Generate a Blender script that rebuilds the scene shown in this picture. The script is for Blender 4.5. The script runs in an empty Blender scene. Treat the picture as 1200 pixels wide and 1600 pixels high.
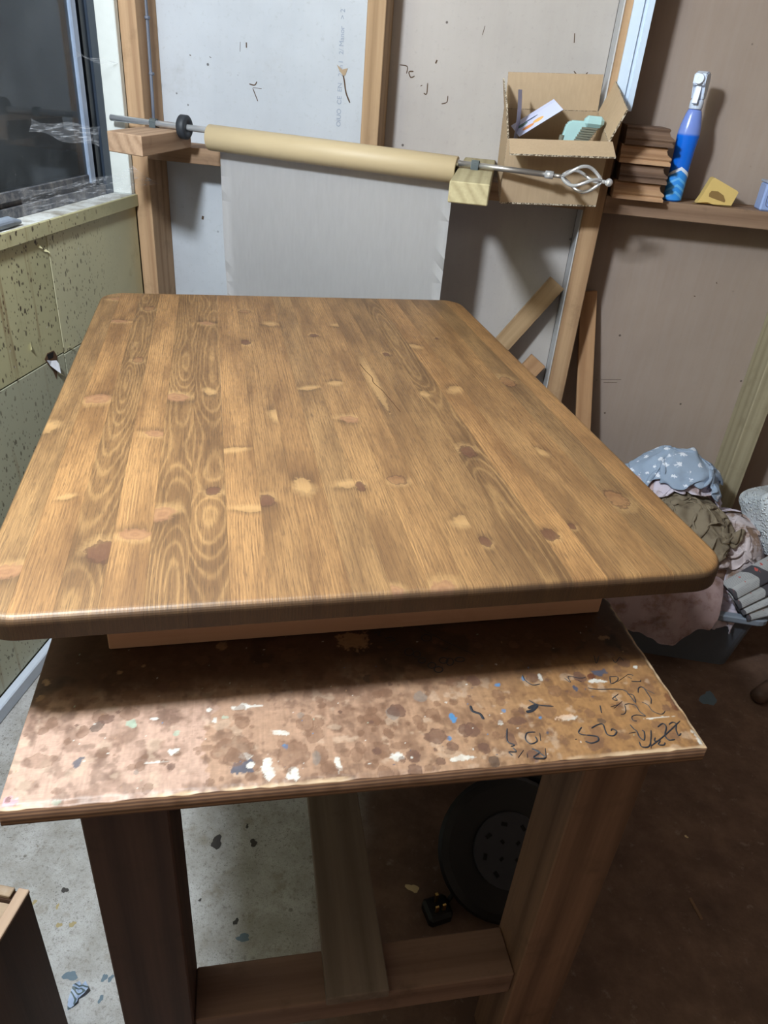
import bpy, bmesh, math, random
import numpy as np
from mathutils import Vector, Matrix, noise as mnoise

# ---------------------------------------------------------------- camera, world, light
SC = bpy.context.scene
COL = SC.collection
CAM_POS = (0.0, 0.0, 1.40)
PITCH, ROLL, YAW, FPX = 0.541425, 0.0895548, -0.1053633, 1137.74
cam_d = bpy.data.cameras.new('camera')
cam = bpy.data.objects.new('camera', cam_d); COL.objects.link(cam)
_F = Vector((math.sin(YAW)*math.cos(PITCH), math.cos(YAW)*math.cos(PITCH), -math.sin(PITCH)))
_R0 = Vector((math.cos(YAW), -math.sin(YAW), 0)); _U0 = _R0.cross(_F)
_R = _R0*math.cos(ROLL) + _U0*math.sin(ROLL); _U = -_R0*math.sin(ROLL) + _U0*math.cos(ROLL)
cam.matrix_world = Matrix(((_R.x, _U.x, -_F.x, CAM_POS[0]), (_R.y, _U.y, -_F.y, CAM_POS[1]), (_R.z, _U.z, -_F.z, CAM_POS[2]), (0, 0, 0, 1)))
cam_d.sensor_fit = 'VERTICAL'; cam_d.sensor_height = 36.0
cam_d.lens = FPX/1600*36.0; cam_d.clip_start = 0.02
SC.camera = cam
SC.view_settings.view_transform = 'Standard'; SC.view_settings.look = 'None'
SC.view_settings.gamma = 1.0; SC.view_settings.use_curve_mapping = False
SC.view_settings.exposure = 0.0
world = bpy.data.worlds.new('night'); SC.world = world; world.use_nodes = True
world.node_tree.nodes['Background'].inputs[0].default_value = (0.016, 0.020, 0.027, 1)
world.node_tree.nodes['Background'].inputs[1].default_value = 1.0
LAMP = (-0.68, 0.415, 2.03)
lamp_d = bpy.data.lights.new('lamp_glow', 'POINT'); lamp_d.energy = 168.0; lamp_d.color = (0.84, 0.93, 1.0); lamp_d.shadow_soft_size = 0.085
lamp_o = bpy.data.objects.new('lamp_glow', lamp_d); COL.objects.link(lamp_o); lamp_o.location = LAMP

# ---------------------------------------------------------------- helpers
def tag(o, label=None, cat=None, group=None, kind=None):
    if label: o['label'] = label
    if cat: o['category'] = cat
    if group: o['group'] = group
    if kind: o['kind'] = kind
    return o
def empty(name, loc=(0, 0, 0), rotz=0.0, parent=None):
    o = bpy.data.objects.new(name, None); COL.objects.link(o)
    o.location = loc; o.rotation_euler = (0, 0, rotz); o.parent = parent; o.empty_display_size = .05
    return o
def obj(name, bm, mat=None, parent=None, loc=None, rot=None, smooth=False):
    me = bpy.data.meshes.new(name)
    bmesh.ops.recalc_face_normals(bm, faces=bm.faces[:])
    if smooth:
        for f in bm.faces: f.smooth = True
    bm.to_mesh(me); bm.free()
    return obj_me(name, me, mat, parent, loc, rot)
def obj_me(name, me, mat=None, parent=None, loc=None, rot=None):
    o = bpy.data.objects.new(name, me); COL.objects.link(o)
    if mat is not None:
        for m in (mat if isinstance(mat, (list, tuple)) else [mat]): me.materials.append(m)
    if parent is not None: o.parent = parent
    if loc is not None: o.location = loc
    if rot is not None: o.rotation_euler = rot
    return o
def box(bm, lo, hi, bev=0.0, M=None, jitter=0.0, rng=None):
    r = bmesh.ops.create_cube(bm, size=1.0)
    vs = r['verts']
    lo, hi = Vector(lo), Vector(hi)
    for v in vs:
        v.co = Vector((lo[i] + (v.co[i]+.5)*(hi[i]-lo[i]) for i in range(3)))
        if jitter: v.co += Vector((rng.uniform(-jitter, jitter) for _ in range(3)))
    if M is not None:
        for v in vs: v.co = M @ v.co
    if bev:
        es = list({e for v in vs for e in v.link_edges})
        bmesh.ops.bevel(bm, geom=es, offset=bev, segments=1, affect='EDGES', profile=.5)
    return bm
def nbox(lo, hi, bev=0.0, M=None): return box(bmesh.new(), lo, hi, bev, M)
def tube(bm, pts, rad, n=10, cap=True):
    pts = [Vector(p) for p in pts]; rings = []
    up = Vector((0, 0, 1))
    for i, p in enumerate(pts):
        d = (pts[min(i+1, len(pts)-1)] - pts[max(i-1, 0)]).normalized()
        a = d.cross(up)
        if a.length < 1e-3: a = d.cross(Vector((1, 0, 0)))
        a.normalize(); b = a.cross(d)
        r = rad[i] if isinstance(rad, (list, tuple)) else rad
        rings.append([bm.verts.new(p + (a*math.cos(2*math.pi*k/n) + b*math.sin(2*math.pi*k/n))*r) for k in range(n)])
    for i in range(len(rings)-1):
        for k in range(n): bm.faces.new((rings[i][k], rings[i][(k+1) % n], rings[i+1][(k+1) % n], rings[i+1][k]))
    if cap: bm.faces.new(rings[0][::-1]); bm.faces.new(rings[-1])
    return bm
def lathe(bm, prof, n=24, M=None, closed=False):
    """profile of (radius, height) turned round the local z axis"""
    rings = []
    for r, z in prof:
        ring = [bm.verts.new((r*math.cos(2*math.pi*k/n), r*math.sin(2*math.pi*k/n), z)) for k in range(n)]
        rings.append(ring)
    m = len(rings)
    for i in range(m if closed else m-1):
        a, b = rings[i], rings[(i+1) % m]
        for k in range(n): bm.faces.new((a[k], a[(k+1) % n], b[(k+1) % n], b[k]))
    if not closed: bm.faces.new(rings[0][::-1]); bm.faces.new(rings[-1])
    if M is not None:
        for ring in rings:
            for v in ring: v.co = M @ v.co
    return bm
def prism(bm, poly, z0, z1, M=None):
    a = [bm.verts.new((p[0], p[1], z0)) for p in poly]; b = [bm.verts.new((p[0], p[1], z1)) for p in poly]
    bm.faces.new(a[::-1]); bm.faces.new(b)
    n = len(poly)
    for i in range(n): bm.faces.new((a[i], a[(i+1) % n], b[(i+1) % n], b[i]))
    if M is not None:
        for v in a+b: v.co = M @ v.co
    return bm
def frame_M(o, x, y, z):
    return Matrix(((x[0], y[0], z[0], o[0]), (x[1], y[1], z[1], o[1]), (x[2], y[2], z[2], o[2]), (0, 0, 0, 1)))
def T(*a): return Matrix.Translation(a)
def RX(a): return Matrix.Rotation(a, 4, 'X')
def RY(a): return Matrix.Rotation(a, 4, 'Y')
def RZ(a): return Matrix.Rotation(a, 4, 'Z')

# ---------------------------------------------------------------- material helpers
def srgb(*c):
    return tuple(((x/255.0)/12.92 if x/255.0 <= .04045 else ((x/255.0+.055)/1.055)**2.4) for x in c) + (1,)
class NT:
    def __init__(s, name):
        s.mat = bpy.data.materials.new(name); s.mat.use_nodes = True
        s.t = s.mat.node_tree; s.t.nodes.clear()
        s.out = s.t.nodes.new('ShaderNodeOutputMaterial')
        s.b = s.t.nodes.new('ShaderNodeBsdfPrincipled')
        s.t.links.new(s.b.outputs[0], s.out.inputs[0])
    def set(s, sock, v):
        if isinstance(v, bpy.types.NodeSocket): s.t.links.new(v, sock)
        elif v is not None: sock.default_value = v
    def n(s, typ, ins=(), **props):
        nd = s.t.nodes.new(typ)
        for k, v in props.items(): setattr(nd, k, v)
        for k, v in (ins.items() if isinstance(ins, dict) else enumerate(ins)): s.set(nd.inputs[k], v)
        return nd
    def m(s, op, a, b=None, c=None, clamp=False):
        return s.n('ShaderNodeMath', (a, b, c), operation=op, use_clamp=clamp).outputs[0]
    def mix(s, f, a, b, bt='MIX'):
        nd = s.t.nodes.new('ShaderNodeMix'); nd.data_type = 'RGBA'; nd.blend_type = bt; nd.clamp_factor = True
        s.set(nd.inputs[0], f); s.set(nd.inputs[6], a); s.set(nd.inputs[7], b)
        return nd.outputs[2]
    def coord(s, scale=(1, 1, 1), kind='Object', off=(0, 0, 0)):
        tc = s.n('ShaderNodeTexCoord').outputs[kind]
        mp = s.n('ShaderNodeMapping', {0: tc, 1: off, 3: scale})
        return mp.outputs[0]
    def noise(s, vec, scale=5.0, detail=3.0, rough=.55, dist=0.0):
        return s.n('ShaderNodeTexNoise', {'Vector': vec, 'Scale': scale, 'Detail': detail, 'Roughness': rough, 'Distortion': dist}).outputs[0]
    def vor(s, vec, scale=5.0, rnd=1.0, feature='F1', out=0):
        return s.n('ShaderNodeTexVoronoi', {'Vector': vec, 'Scale': scale, 'Randomness': rnd}, feature=feature).outputs[out]
    def step(s, v, lo, hi):      # smooth 0..1
        return s.n('ShaderNodeMapRange', {0: v, 1: lo, 2: hi, 3: 0.0, 4: 1.0}, interpolation_type='SMOOTHSTEP').outputs[0]
    def bump(s, h, strength=.3, dist=.002):
        s.set(s.b.inputs['Normal'], s.n('ShaderNodeBump', {'Height': h, 'Strength': strength, 'Distance': dist}).outputs[0])
    def done(s, col=None, rough=None, metal=None, spec=None):
        s.set(s.b.inputs['Base Color'], col); s.set(s.b.inputs['Roughness'], rough)
        s.set(s.b.inputs['Metallic'], metal); s.set(s.b.inputs['Specular IOR Level'], spec)
        return s.mat
def plain(name, col, rough=.6, metal=0.0, var=.15, scale=40.0, spec=.4, bump=0.0):
    s = NT(name); v = s.coord()
    f = s.noise(v, scale, 4)
    c2 = tuple(x*(1-var) for x in col[:3]) + (1,); c1 = tuple(min(1, x*(1+var)) for x in col[:3]) + (1,)
    if bump: s.bump(f, bump, .001)
    return s.done(s.mix(f, c2, c1), rough, metal, spec)
def timber(name, dark, light, axis=0, ring=26.0, rough=.7, seed=0.0, dirt=.25, dirtcol=(.03, .02, .015, 1), spec=.3):
    def ds(c, k=.22):
        g = .3*c[0]+.6*c[1]+.1*c[2]; return tuple(x*(1-k)+g*k for x in c[:3])+(1,)
    dark, light = ds(dark), ds(light)
    s = NT(name)
    sc = [1.0, 1.0, 1.0]; sc[axis] = .07
    v = s.coord(tuple(sc), off=(seed, seed*1.7, seed*.6))
    warp = s.noise(v, 9, 2)
    sep = s.n('ShaderNodeSeparateXYZ', (v,))
    cross = [sep.outputs[i] for i in range(3) if i != axis]
    q = s.m('ADD', s.m('MULTIPLY', s.m('ADD', cross[0], s.m('MULTIPLY', cross[1], .8)), ring*6.28), s.m('MULTIPLY', warp, 9.0))
    rings = s.m('POWER', s.m('MULTIPLY_ADD', s.m('SINE', q), .5, .5), 2.0)
    fib = s.noise(s.coord(tuple(6.0 if i == axis else 160.0 for i in range(3)), off=(seed, 0, 0)), 1.0, 4)
    f = s.m('ADD', s.m('MULTIPLY', rings, .45), s.m('MULTIPLY', fib, .75), clamp=True)
    col = s.mix(f, light, dark)
    d = s.step(s.noise(s.coord((1, 1, 1), off=(seed*3, 2, 1)), 14, 6, .65), .52, .78)
    col = s.mix(s.m('MULTIPLY', d, dirt), col, dirtcol)
    s.bump(fib, .25, .001)
    return s.done(col, rough, 0, spec)
# ---------------------------------------------------------------- room: floor, walls, ceiling
def concrete():
    s = NT('floor_concrete'); v = s.coord()
    big = s.noise(v, 2.2, 5, .6); mid = s.noise(v, 11, 6, .7); fine = s.noise(v, 120, 4, .7)
    g = s.mix(s.step(mid, .3, .7), srgb(142, 139, 134), srgb(172, 171, 170))
    g = s.mix(s.m('MULTIPLY', s.step(big, .48, .70), .75), g, srgb(116, 106, 90))
    sp = s.step(s.m('ADD', s.vor(v, 26), s.m('MULTIPLY', s.noise(v, 60, 3), .25)), .23, .15)
    spm = s.step(s.noise(v, 7, 2), .44, .58)
    g = s.mix(s.m('MULTIPLY', s.m('MULTIPLY', sp, spm), .7), g, srgb(82, 75, 65))
    g = s.mix(s.m('MULTIPLY', s.step(fine, .52, .68), .6), g, srgb(104, 100, 94))
    f2 = s.noise(v, 420, 3, .7)
    g = s.mix(s.m('MULTIPLY', s.step(f2, .50, .66), .5), g, srgb(120, 117, 112))
    pt_ = s.m('MULTIPLY', s.step(s.noise(v, 46, 6, .75), .55, .70), s.step(s.noise(v, 6, 4), .42, .6))
    g = s.mix(s.m('MULTIPLY', pt_, .8), g, srgb(98, 88, 74))
    g = s.mix(s.m('MULTIPLY', s.step(s.noise(v, 16, 5, .7), .54, .68), .5), g, srgb(120, 112, 98))
    tiny = s.step(s.vor(v, 170), .20, .12)
    g = s.mix(s.m('MULTIPLY', tiny, s.m('MULTIPLY', spm, .7)), g, srgb(60, 55, 50))
    # brown colour over the right half of the slab, with an uneven edge
    x = s.n('ShaderNodeSeparateXYZ', (v,)).outputs[0]
    edge = s.m('ADD', x, s.m('MULTIPLY', s.m('SUBTRACT', big, .5), .22))
    br = s.mix(s.step(mid, .3, .75), srgb(90, 70, 60), srgb(118, 94, 80))
    br = s.mix(s.m('MULTIPLY', s.step(s.noise(v, 5, 7, .7), .5, .8), .6), br, srgb(58, 46, 42))
    br = s.mix(s.m('MULTIPLY', s.step(s.noise(v, 34, 5, .7), .58, .72), .7), br, srgb(134, 116, 104))
    col = s.mix(s.step(edge, -.20, -.05), g, br)
    s.bump(fine, .15, .002)
    return s.done(col, .75, 0, .25)
def paperboard(name, a, b, fib=.5):
    s = NT(name); v = s.coord()
    n1 = s.noise(v, 1.8, 5, .6); n2 = s.noise(v, 70, 5, .75); n3 = s.noise(s.coord((90, 90, 6)), 1, 3)
    c = s.mix(s.step(n1, .3, .72), a, b)
    c = s.mix(s.m('MULTIPLY', s.step(n2, .54, .72), .22), c, srgb(128, 122, 118))
    c = s.mix(s.m('MULTIPLY', n3, .12), c, srgb(205, 204, 203))
    sp = s.m('MULTIPLY', s.step(s.vor(v, 17), .075, .04), s.step(s.noise(v, 4, 2), .50, .56))
    c = s.mix(s.m('MULTIPLY', sp, .8), c, srgb(54, 46, 42))
    sm = s.step(s.noise(v, 3.2, 6, .65), .6, .8)
    c = s.mix(s.m('MULTIPLY', sm, .3), c, srgb(120, 104, 90))
    s.bump(n2, .12, .001)
    return s.done(c, .85, 0, .15)
def painted_panel(name, base, alt, speck):
    s = NT(name); v = s.coord()
    n1 = s.noise(v, 3, 5, .6)
    c = s.mix(s.step(n1, .3, .7), base, alt)
    gate = s.step(s.n('ShaderNodeSeparateXYZ', (v,)).outputs[1], 2.02, 1.70)
    dens = s.step(s.noise(v, 5, 3), .28, .52)
    gate = s.m('MULTIPLY', gate, dens)
    vv = s.coord((1, 62, 30)); d1 = s.m('ADD', s.vor(vv, 1.0), s.m('MULTIPLY', s.noise(v, 90, 3), .22))
    d2 = s.m('ADD', s.vor(s.coord((1, 130, 70), off=(.3, .2, .7)), 1.0), s.m('MULTIPLY', s.noise(v, 120, 3), .22))
    dots = s.m('MAXIMUM', s.step(d1, .33, .24), s.step(d2, .36, .27))
    c = s.mix(s.m('MULTIPLY', s.m('MULTIPLY', dots, gate), speck), c, srgb(60, 46, 34))
    drip = s.step(s.noise(s.coord((1, 34, 1.6), off=(0, 3, 1)), 1.0, 4, .6), .60, .70)
    c = s.mix(s.m('MULTIPLY', s.m('MULTIPLY', drip, gate), .55*speck), c, srgb(122, 88, 50))
    chip = s.step(s.noise(v, 36, 4, .7), .68, .72)
    c = s.mix(s.m('MULTIPLY', chip, .8*speck), c, srgb(208, 206, 214))
    grime = s.step(s.noise(v, 10, 6, .7), .55, .8)
    c = s.mix(s.m('MULTIPLY', grime, .32), c, srgb(110, 96, 60))
    s.bump(n1, .12, .003)
    return s.done(c, .5, 0, .35)

floor = obj('floor', nbox((-1.2, -1.6, -.1), (2.3, 2.34, 0)), concrete()); tag(floor, kind='structure')
FSPOT = [("k",-0.632,0.742,0.006,0.006),("o",-0.608,0.678,0.005,0.005),("o",-0.585,0.684,0.006,0.005),("q",-0.543,0.6,0.011,0.009),("q",-0.484,0.608,0.004,0.008),("q",-0.473,0.609,0.004,0.006),("q",-0.474,0.575,0.004,0.006),("o",-0.629,0.71,0.003,0.005),("o",-0.675,0.709,0.004,0.005),("k",-0.383,0.898,0.012,0.014),("k",-0.308,0.912,0.007,0.009),("k",-0.372,0.774,0.003,0.003),("k",-0.291,0.747,0.005,0.006),("q",-0.268,0.721,0.013,0.007),("k",-0.333,0.947,0.003,0.005),("l",0.033,0.88,0.012,0.009),("q",0.771,1.581,0.022,0.027),("l",.62,1.12,.004,.003),("l",.9,1.35,.004,.008)]
def blob(bm, x, y, rx, ry, z, rng, n=16, mi=0, rot=0.0, h=.0004):
    ph = [rng.uniform(0, 6.28) for _ in range(3)]
    c = bm.verts.new((x, y, z+h)); ring = []
    for k in range(n):
        a = 2*math.pi*k/n
        r = 1+.22*math.sin(2*a+ph[0])+.16*math.sin(3*a+ph[1])+.10*math.sin(5*a+ph[2])
        dx, dy = rx*r*math.cos(a), ry*r*math.sin(a)
        ring.append(bm.verts.new((x+dx*math.cos(rot)-dy*math.sin(rot), y+dx*math.sin(rot)+dy*math.cos(rot), z)))
    for k in range(n):
        f = bm.faces.new((c, ring[k], ring[(k+1) % n])); f.material_index = mi; f.smooth = True
SPOTM = {'k': plain('spot_dark', srgb(52, 48, 46), .6), 'o': plain('spot_ochre', srgb(150, 136, 100), .7), 'q': plain('spot_slate_blue', srgb(88, 104, 116), .5), 'l': plain('spot_cream', srgb(206, 184, 140), .7)}
_k = list(SPOTM); bm = bmesh.new(); rng = random.Random(4)
for k, x, y, rx, ry in FSPOT: blob(bm, x, y, rx, ry, .0004, rng, mi=_k.index(k))
tag(obj('paint_drips', bm, [SPOTM[k] for k in _k], floor), kind='stuff')

tag(obj('ceiling', nbox((-1.2, -1.6, 2.45), (2.3, 2.34, 2.53)), plain('ceiling_board', srgb(150, 140, 130), .9)), kind='structure')
dullboard = plain('dull_board', srgb(148, 130, 116), .9)
tag(obj('wall_right', nbox((2.2, -1.6, 0), (2.3, 2.34, 2.45)), dullboard), kind='structure')
tag(obj('wall_front', nbox((-1.2, -1.6, 0), (2.2, -1.5, 2.45)), dullboard), kind='structure')

# back wall: dark backing, four boards between studs
WB = 2.228                                   # face of the boards
wall_back = obj('wall_back', nbox((-1.2, WB+.012, 0), (2.2, WB+.1, 2.45)), plain('dark_backing', srgb(60, 50, 44), .9)); tag(wall_back, kind='structure')
PB1 = paperboard('board_pale', srgb(168, 172, 179), srgb(184, 189, 196))
PB2 = paperboard('board_grey', srgb(162, 155, 151), srgb(176, 169, 165))
PB3 = paperboard('board_brown', srgb(146, 129, 118), srgb(158, 141, 130))
for x0, x1, m in ((-1.02, -.347, PB1), (-.345, .228, PB2), (.236, .838, PB3), (.842, 2.2, PB3)):
    obj('wallboard', nbox((x0, WB, 0), (x1, WB+.012, 2.45), .001), m, wall_back)
PINE = timber('stud_pine', srgb(150, 110, 70), srgb(196, 156, 108), 2, 24, .75, 1.0, .35, srgb(90, 70, 50))
PINE2 = timber('stud_pine_aged', srgb(140, 106, 66), srgb(178, 142, 98), 2, 24, .75, 4.0, .3, srgb(90, 70, 50))
PINE3 = timber('stud_treated', srgb(142, 130, 98), srgb(176, 164, 130), 2, 34, .75, 7.0, .3, srgb(80, 70, 44))
FY = 2.10                                   # front of studs and noggings
for x0, x1, m in ((-1.008, -.962, PINE), (-.372, -.326, PINE2), (.232, .280, PINE), (.812, .862, PINE3), (1.42, 1.47, PINE)):
    obj('stud', nbox((x0, FY, 0), (x1, WB-.0005, 2.45), .0015), m, wall_back)
NOG = timber('nogging_timber', srgb(126, 94, 64), srgb(168, 132, 96), 0, 20, .8, 2.0, .5, srgb(80, 62, 50))
NOGR = timber('shelf_timber', srgb(122, 90, 66), srgb(162, 128, 98), 0, 18, .8, 5.0, .6, srgb(78, 62, 52))
for x0, x1, z0, z1, m in ((-.9615, -.3725, 1.146, 1.186, NOG), (-.3255, .2315, 1.132, 1.176, NOG), (.2805, .8115, 1.130, 1.172, NOGR), (.8625, 1.4195, 1.128, 1.170, NOGR)):
    obj('nogging', nbox((x0, FY+.001, z0), (x1, WB-.001, z1), .0015), m, wall_back)
silver = plain('silver_edge', srgb(190, 192, 196), .4, .2)
obj('edge_strip', nbox((.2285, FY+.02, 0), (.2315, WB, 2.45)), silver, wall_back)
# hair cracks and torn paper on the boards
crk = plain('crack_dark', srgb(84, 66, 52), .9)
def ribbon(bm, pts, w, M=None, mi=0, taper=True):
    """flat ribbon along 2D points, lying in the local xy plane"""
    P = [Vector((p[0], p[1], 0)) for p in pts]; n = len(P); L = []
    for i, p in enumerate(P):
        d = (P[min(i+1, n-1)]-P[max(i-1, 0)])
        if d.length < 1e-9: d = Vector((1, 0, 0))
        d.normalize(); s = Vector((-d.y, d.x, 0))
        k = w*.5*(.55 if taper and i in (0, n-1) else 1.0)
        a, b, c, e = p+s*k, p-s*k, Vector((0, 0, .00035)), None
        q = [a, p+c, b]
        if M is not None: q = [M @ t for t in q]
        L.append([bm.verts.new(t) for t in q])
    for i in range(n-1):
        for j in (0, 1):
            f = bm.faces.new((L[i][j], L[i][j+1], L[i+1][j+1], L[i+1][j])); f.material_index = mi
def smooth_pts(p, k=4):
    p = [Vector((a[0], a[1])) for a in p]
    if len(p) < 3: return p
    out = []
    for i in range(len(p)-1):
        p0, p1, p2, p3 = p[max(i-1, 0)], p[i], p[i+1], p[min(i+2, len(p)-1)]
        for j in range(k):
            t = j/k
            out.append(.5*((2*p1)+(p2-p0)*t+(2*p0-5*p1+4*p2-p3)*t*t+(3*p1-p0-3*p2+p3)*t**3))
    out.append(p[-1]); return out
MW = frame_M((0, WB-.0005, 0), (1, 0, 0), (0, 0, 1), (0, -1, 0))
bm = bmesh.new()
for pts, w in (([(-.452, 1.392), (-.446, 1.372), (-.440, 1.345), (-.428, 1.322)], .004), ([(-.71, 1.345), (-.695, 1.343), (-.688, 1.352)], .003), ([(-.70, 1.335), (-.692, 1.318), (-.686, 1.305)], .0025), ([(-.70, 1.337), (-.675, 1.336)], .002),
               ([(-.716, 1.44), (-.716, 1.428)], .006), ([(-.733, 1.44), (-.734, 1.418)], .002), ([(-.222, 1.385), (-.222, 1.36), (-.23, 1.361)], .0028), ([(-.262, 1.408), (-.274, 1.406), (-.268, 1.394), (-.258, 1.398)], .0028), ([(-.30, 1.42), (-.28, 1.418), (-.28, 1.402)], .0025),
               ([(-.24, 1.376), (-.236, 1.379)], .004), ([(-.206, 1.43), (-.203, 1.438)], .007), ([(-.165, 1.36), (-.166, 1.345), (-.18, 1.34)], .0025), ([(-.09, 1.52), (-.094, 1.50)], .0025), ([(.15, 1.44), (.17, 1.425), (.185, 1.44)], .003), ([(.135, 1.52), (.138, 1.50)], .004),
               ([(-.86, .99), (-.862, .98)], .012), ([(-.876, 1.4), (-.872, 1.399)], .004), ([(-.82, 1.40), (-.815, 1.398)], .003), ([(.435, .535), (.438, .531)], .009), ([(.40, .64), (.46, .648)], .0025), ([(.41, .632), (.45, .637)], .002), ([(.60, .92), (.605, .919)], .005), ([(.65, .965), (.652, .96)], .004)):
    ribbon(bm, smooth_pts(pts), w, MW)
tag(obj('cracks', bm, crk, wall_back), kind='stuff')
bm = bmesh.new()
for poly in ([(-.468, 1.408), (-.452, 1.398), (-.438, 1.402), (-.444, 1.385), (-.450, 1.384), (-.460, 1.394)],):
    prism(bm, poly, 0, .0012, MW)
obj('torn_paper', bm, plain('torn_paper', srgb(160, 140, 116), .9), wall_back)
def text_mesh(name, body, size, M, mat, parent=None, align='LEFT'):
    cu = bpy.data.curves.new(name, 'FONT'); cu.body = body; cu.size = size; cu.align_x = align; cu.extrude = .0002
    to = bpy.data.objects.new(name, cu); COL.objects.link(to)
    bpy.context.view_layer.update()
    me = bpy.data.meshes.new_from_object(to.evaluated_get(bpy.context.evaluated_depsgraph_get()))
    bpy.data.objects.remove(to); bpy.data.curves.remove(cu)
    o = obj_me(name, me, mat, parent); o.matrix_local = M
    return o
inkfaint = plain('faint_print', srgb(142, 150, 166), .9)
text_mesh('board_print', 'OIUO  CE  EN   2/m I   2/ Manor   > 2', .017, frame_M((-.452, WB-.0006, 1.262), (0, 0, 1), (-1, 0, 0), (0, -1, 0)), inkfaint, wall_back)

# left wall: cladding below the window, header and pier; window opening y .55..2.075, z 1.052..2.05
XW = -1.01
LW = plain('wall_left_paint', srgb(160, 152, 116), .7)
bm = bmesh.new()
box(bm, (-1.12, -1.5, 0), (XW-.008, WB, 1.02)); box(bm, (-1.12, -1.5, 1.02), (XW, .55, 2.45)); box(bm, (-1.12, .55, 2.05), (XW, WB, 2.45)); box(bm, (-1.12, 2.102, 1.02), (XW-.001, WB, 2.05))
wall_left = obj('wall_left', bm, LW); tag(wall_left, kind='structure')
PAN1 = painted_panel('panel_cream', srgb(184, 178, 140), srgb(168, 164, 128), 1.0)
PAN2 = painted_panel('panel_sage', srgb(198, 192, 156), srgb(186, 182, 150), .8)
PAN3 = painted_panel('panel_grey_green', srgb(168, 168, 146), srgb(176, 174, 150), .7)
for y0, y1, z0, z1, m in ((-1.49, 1.631, .742, 1.0205, PAN1), (1.6335, 2.099, .738, 1.0205, PAN2), (-1.49, 1.630, .041, .7395, PAN3), (1.6325, 2.099, .041, .7355, PAN3)):
    obj('panel', nbox((XW-.008, y0, z0), (XW, y1, z1), .0012), m, wall_left)
# broken hole with torn paint flake
MWL = frame_M((XW+.0006, 0, 0), (0, 1, 0), (0, 0, 1), (1, 0, 0))
bm = bmesh.new(); prism(bm, [(1.545, .752), (1.560, .762), (1.588, .760), (1.598, .742), (1.592, .715), (1.580, .690), (1.572, .712), (1.555, .735)], 0, .0006, MWL)
obj('hole', bm, plain('hole_brown', srgb(92, 66, 44), .9), wall_left)
bm = bmesh.new(); prism(bm, [(1.556, .760), (1.585, .758), (1.580, .745), (1.560, .746)], .0007, .001, MWL)
obj('hole_depth', bm, plain('hole_black', srgb(26, 20, 18), .9), wall_left)
bm = bmesh.new()
fl = [(1.552, .748, 0), (1.566, .742, .004), (1.582, .738, .007), (1.586, .728, .010), (1.578, .706, .016), (1.570, .716, .011), (1.558, .732, .004)]
vs = [bm.verts.new(MWL @ Vector(p)) for p in fl]; bm.faces.new(vs)
bmesh.ops.solidify(bm, geom=bm.faces[:], thickness=.0008)
obj('paint_flake', bm, plain('paint_flake', srgb(216, 218, 226), .6), wall_left)
rng = random.Random(9); bm = bmesh.new()
for (y, z, h) in ((1.60, 1.0, .02), (1.62, .99, .014), (1.655, .752, .012), (1.67, .735, .012), (1.50, .80, .024), (1.53, .87, .016), (1.60, .70, .02)):
    a = [MWL @ Vector((y+rng.uniform(-.008, .008), z+rng.uniform(-h, h)*.6, 0)) for _ in range(3)]
    vs = [bm.verts.new(p) for p in a]; vs[0].co.x += .007
    bm.faces.new(vs)
tag(obj('paint_curls', bm, plain('paint_curl', srgb(196, 190, 150), .6), wall_left), kind='stuff')
WHITE = plain('white_gloss', srgb(186, 194, 206), .45, var=.08)
bb = obj('baseboard_left', nbox((XW-.001, -1.49, 0), (-.988, 2.099, .038), .003), WHITE); tag(bb, kind='structure')

# ---------------------------------------------------------------- window
win = empty('window_1', (XW, 1.3, 1.05)); tag(win, kind='structure')
def wpart(name, lo, hi, m, bev=.001):
    o = obj(name, nbox(lo, hi, bev), m); o.parent = win; o.matrix_parent_inverse = Matrix.Translation((-XW, -1.3, -1.05)); return o
SILLW = NT('sill_dusty'); v_ = SILLW.coord()
SILLW = SILLW.done(SILLW.mix(SILLW.step(SILLW.noise(v_, 22, 6, .7), .42, .7), srgb(206, 208, 206), srgb(140, 134, 122)), .7)
JAMB = plain('jamb_white', srgb(206, 210, 206), .5, var=.06)
ALU_D = plain('frame_dark', srgb(34, 42, 52), .35, .3, spec=.5)
ALU_M = plain('frame_slate', srgb(54, 64, 78), .4, .4)
ALU_L = plain('sash_pale', srgb(150, 166, 190), .35, .3)
GRIME = NT('frame_grimy'); v_ = GRIME.coord()
GRIME = GRIME.done(GRIME.mix(GRIME.step(GRIME.noise(v_, 30, 6, .75), .40, .66), srgb(64, 68, 76), srgb(118, 116, 116)), .7)
wpart('sill', (-1.07, .55, 1.030), (XW+.006, 2.099, 1.054), [SILLW], .002)
wpart('sill_fascia', (XW, .55, 1.0215), (XW+.010, 2.098, 1.0535), PAN1, .0015)
wpart('jamb', (-1.065, 2.078, 1.054), (XW+.002, 2.0995, 2.05), JAMB, .002)
wpart('head', (-1.09, .55, 2.0), (XW, 2.078, 2.05), JAMB)
wpart('frame_bottom', (-1.10, .55, 1.054), (-1.062, 2.078, 1.078), GRIME)
wpart('frame_track', (-1.092, .55, 1.078), (-1.072, 2.06, 1.098), GRIME)
wpart('frame_side', (-1.10, 2.040, 1.054), (-1.060, 2.078, 2.0), ALU_M)
wpart('frame_channel', (-1.085, 2.012, 1.078), (-1.067, 2.040, 2.0), ALU_D)
wpart('sash_stile', (-1.078, 1.956, 1.090), (-1.058, 1.984, 2.0), ALU_L, .003)
wpart('sash_stile', (-1.094, 1.900, 1.090), (-1.080, 1.930, 2.0), ALU_M, .002)
wpart('sash_rail', (-1.080, .56, 1.090), (-1.062, 1.956, 1.112), GRIME, .002)
G = NT('window_glass'); v_ = G.coord()
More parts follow.
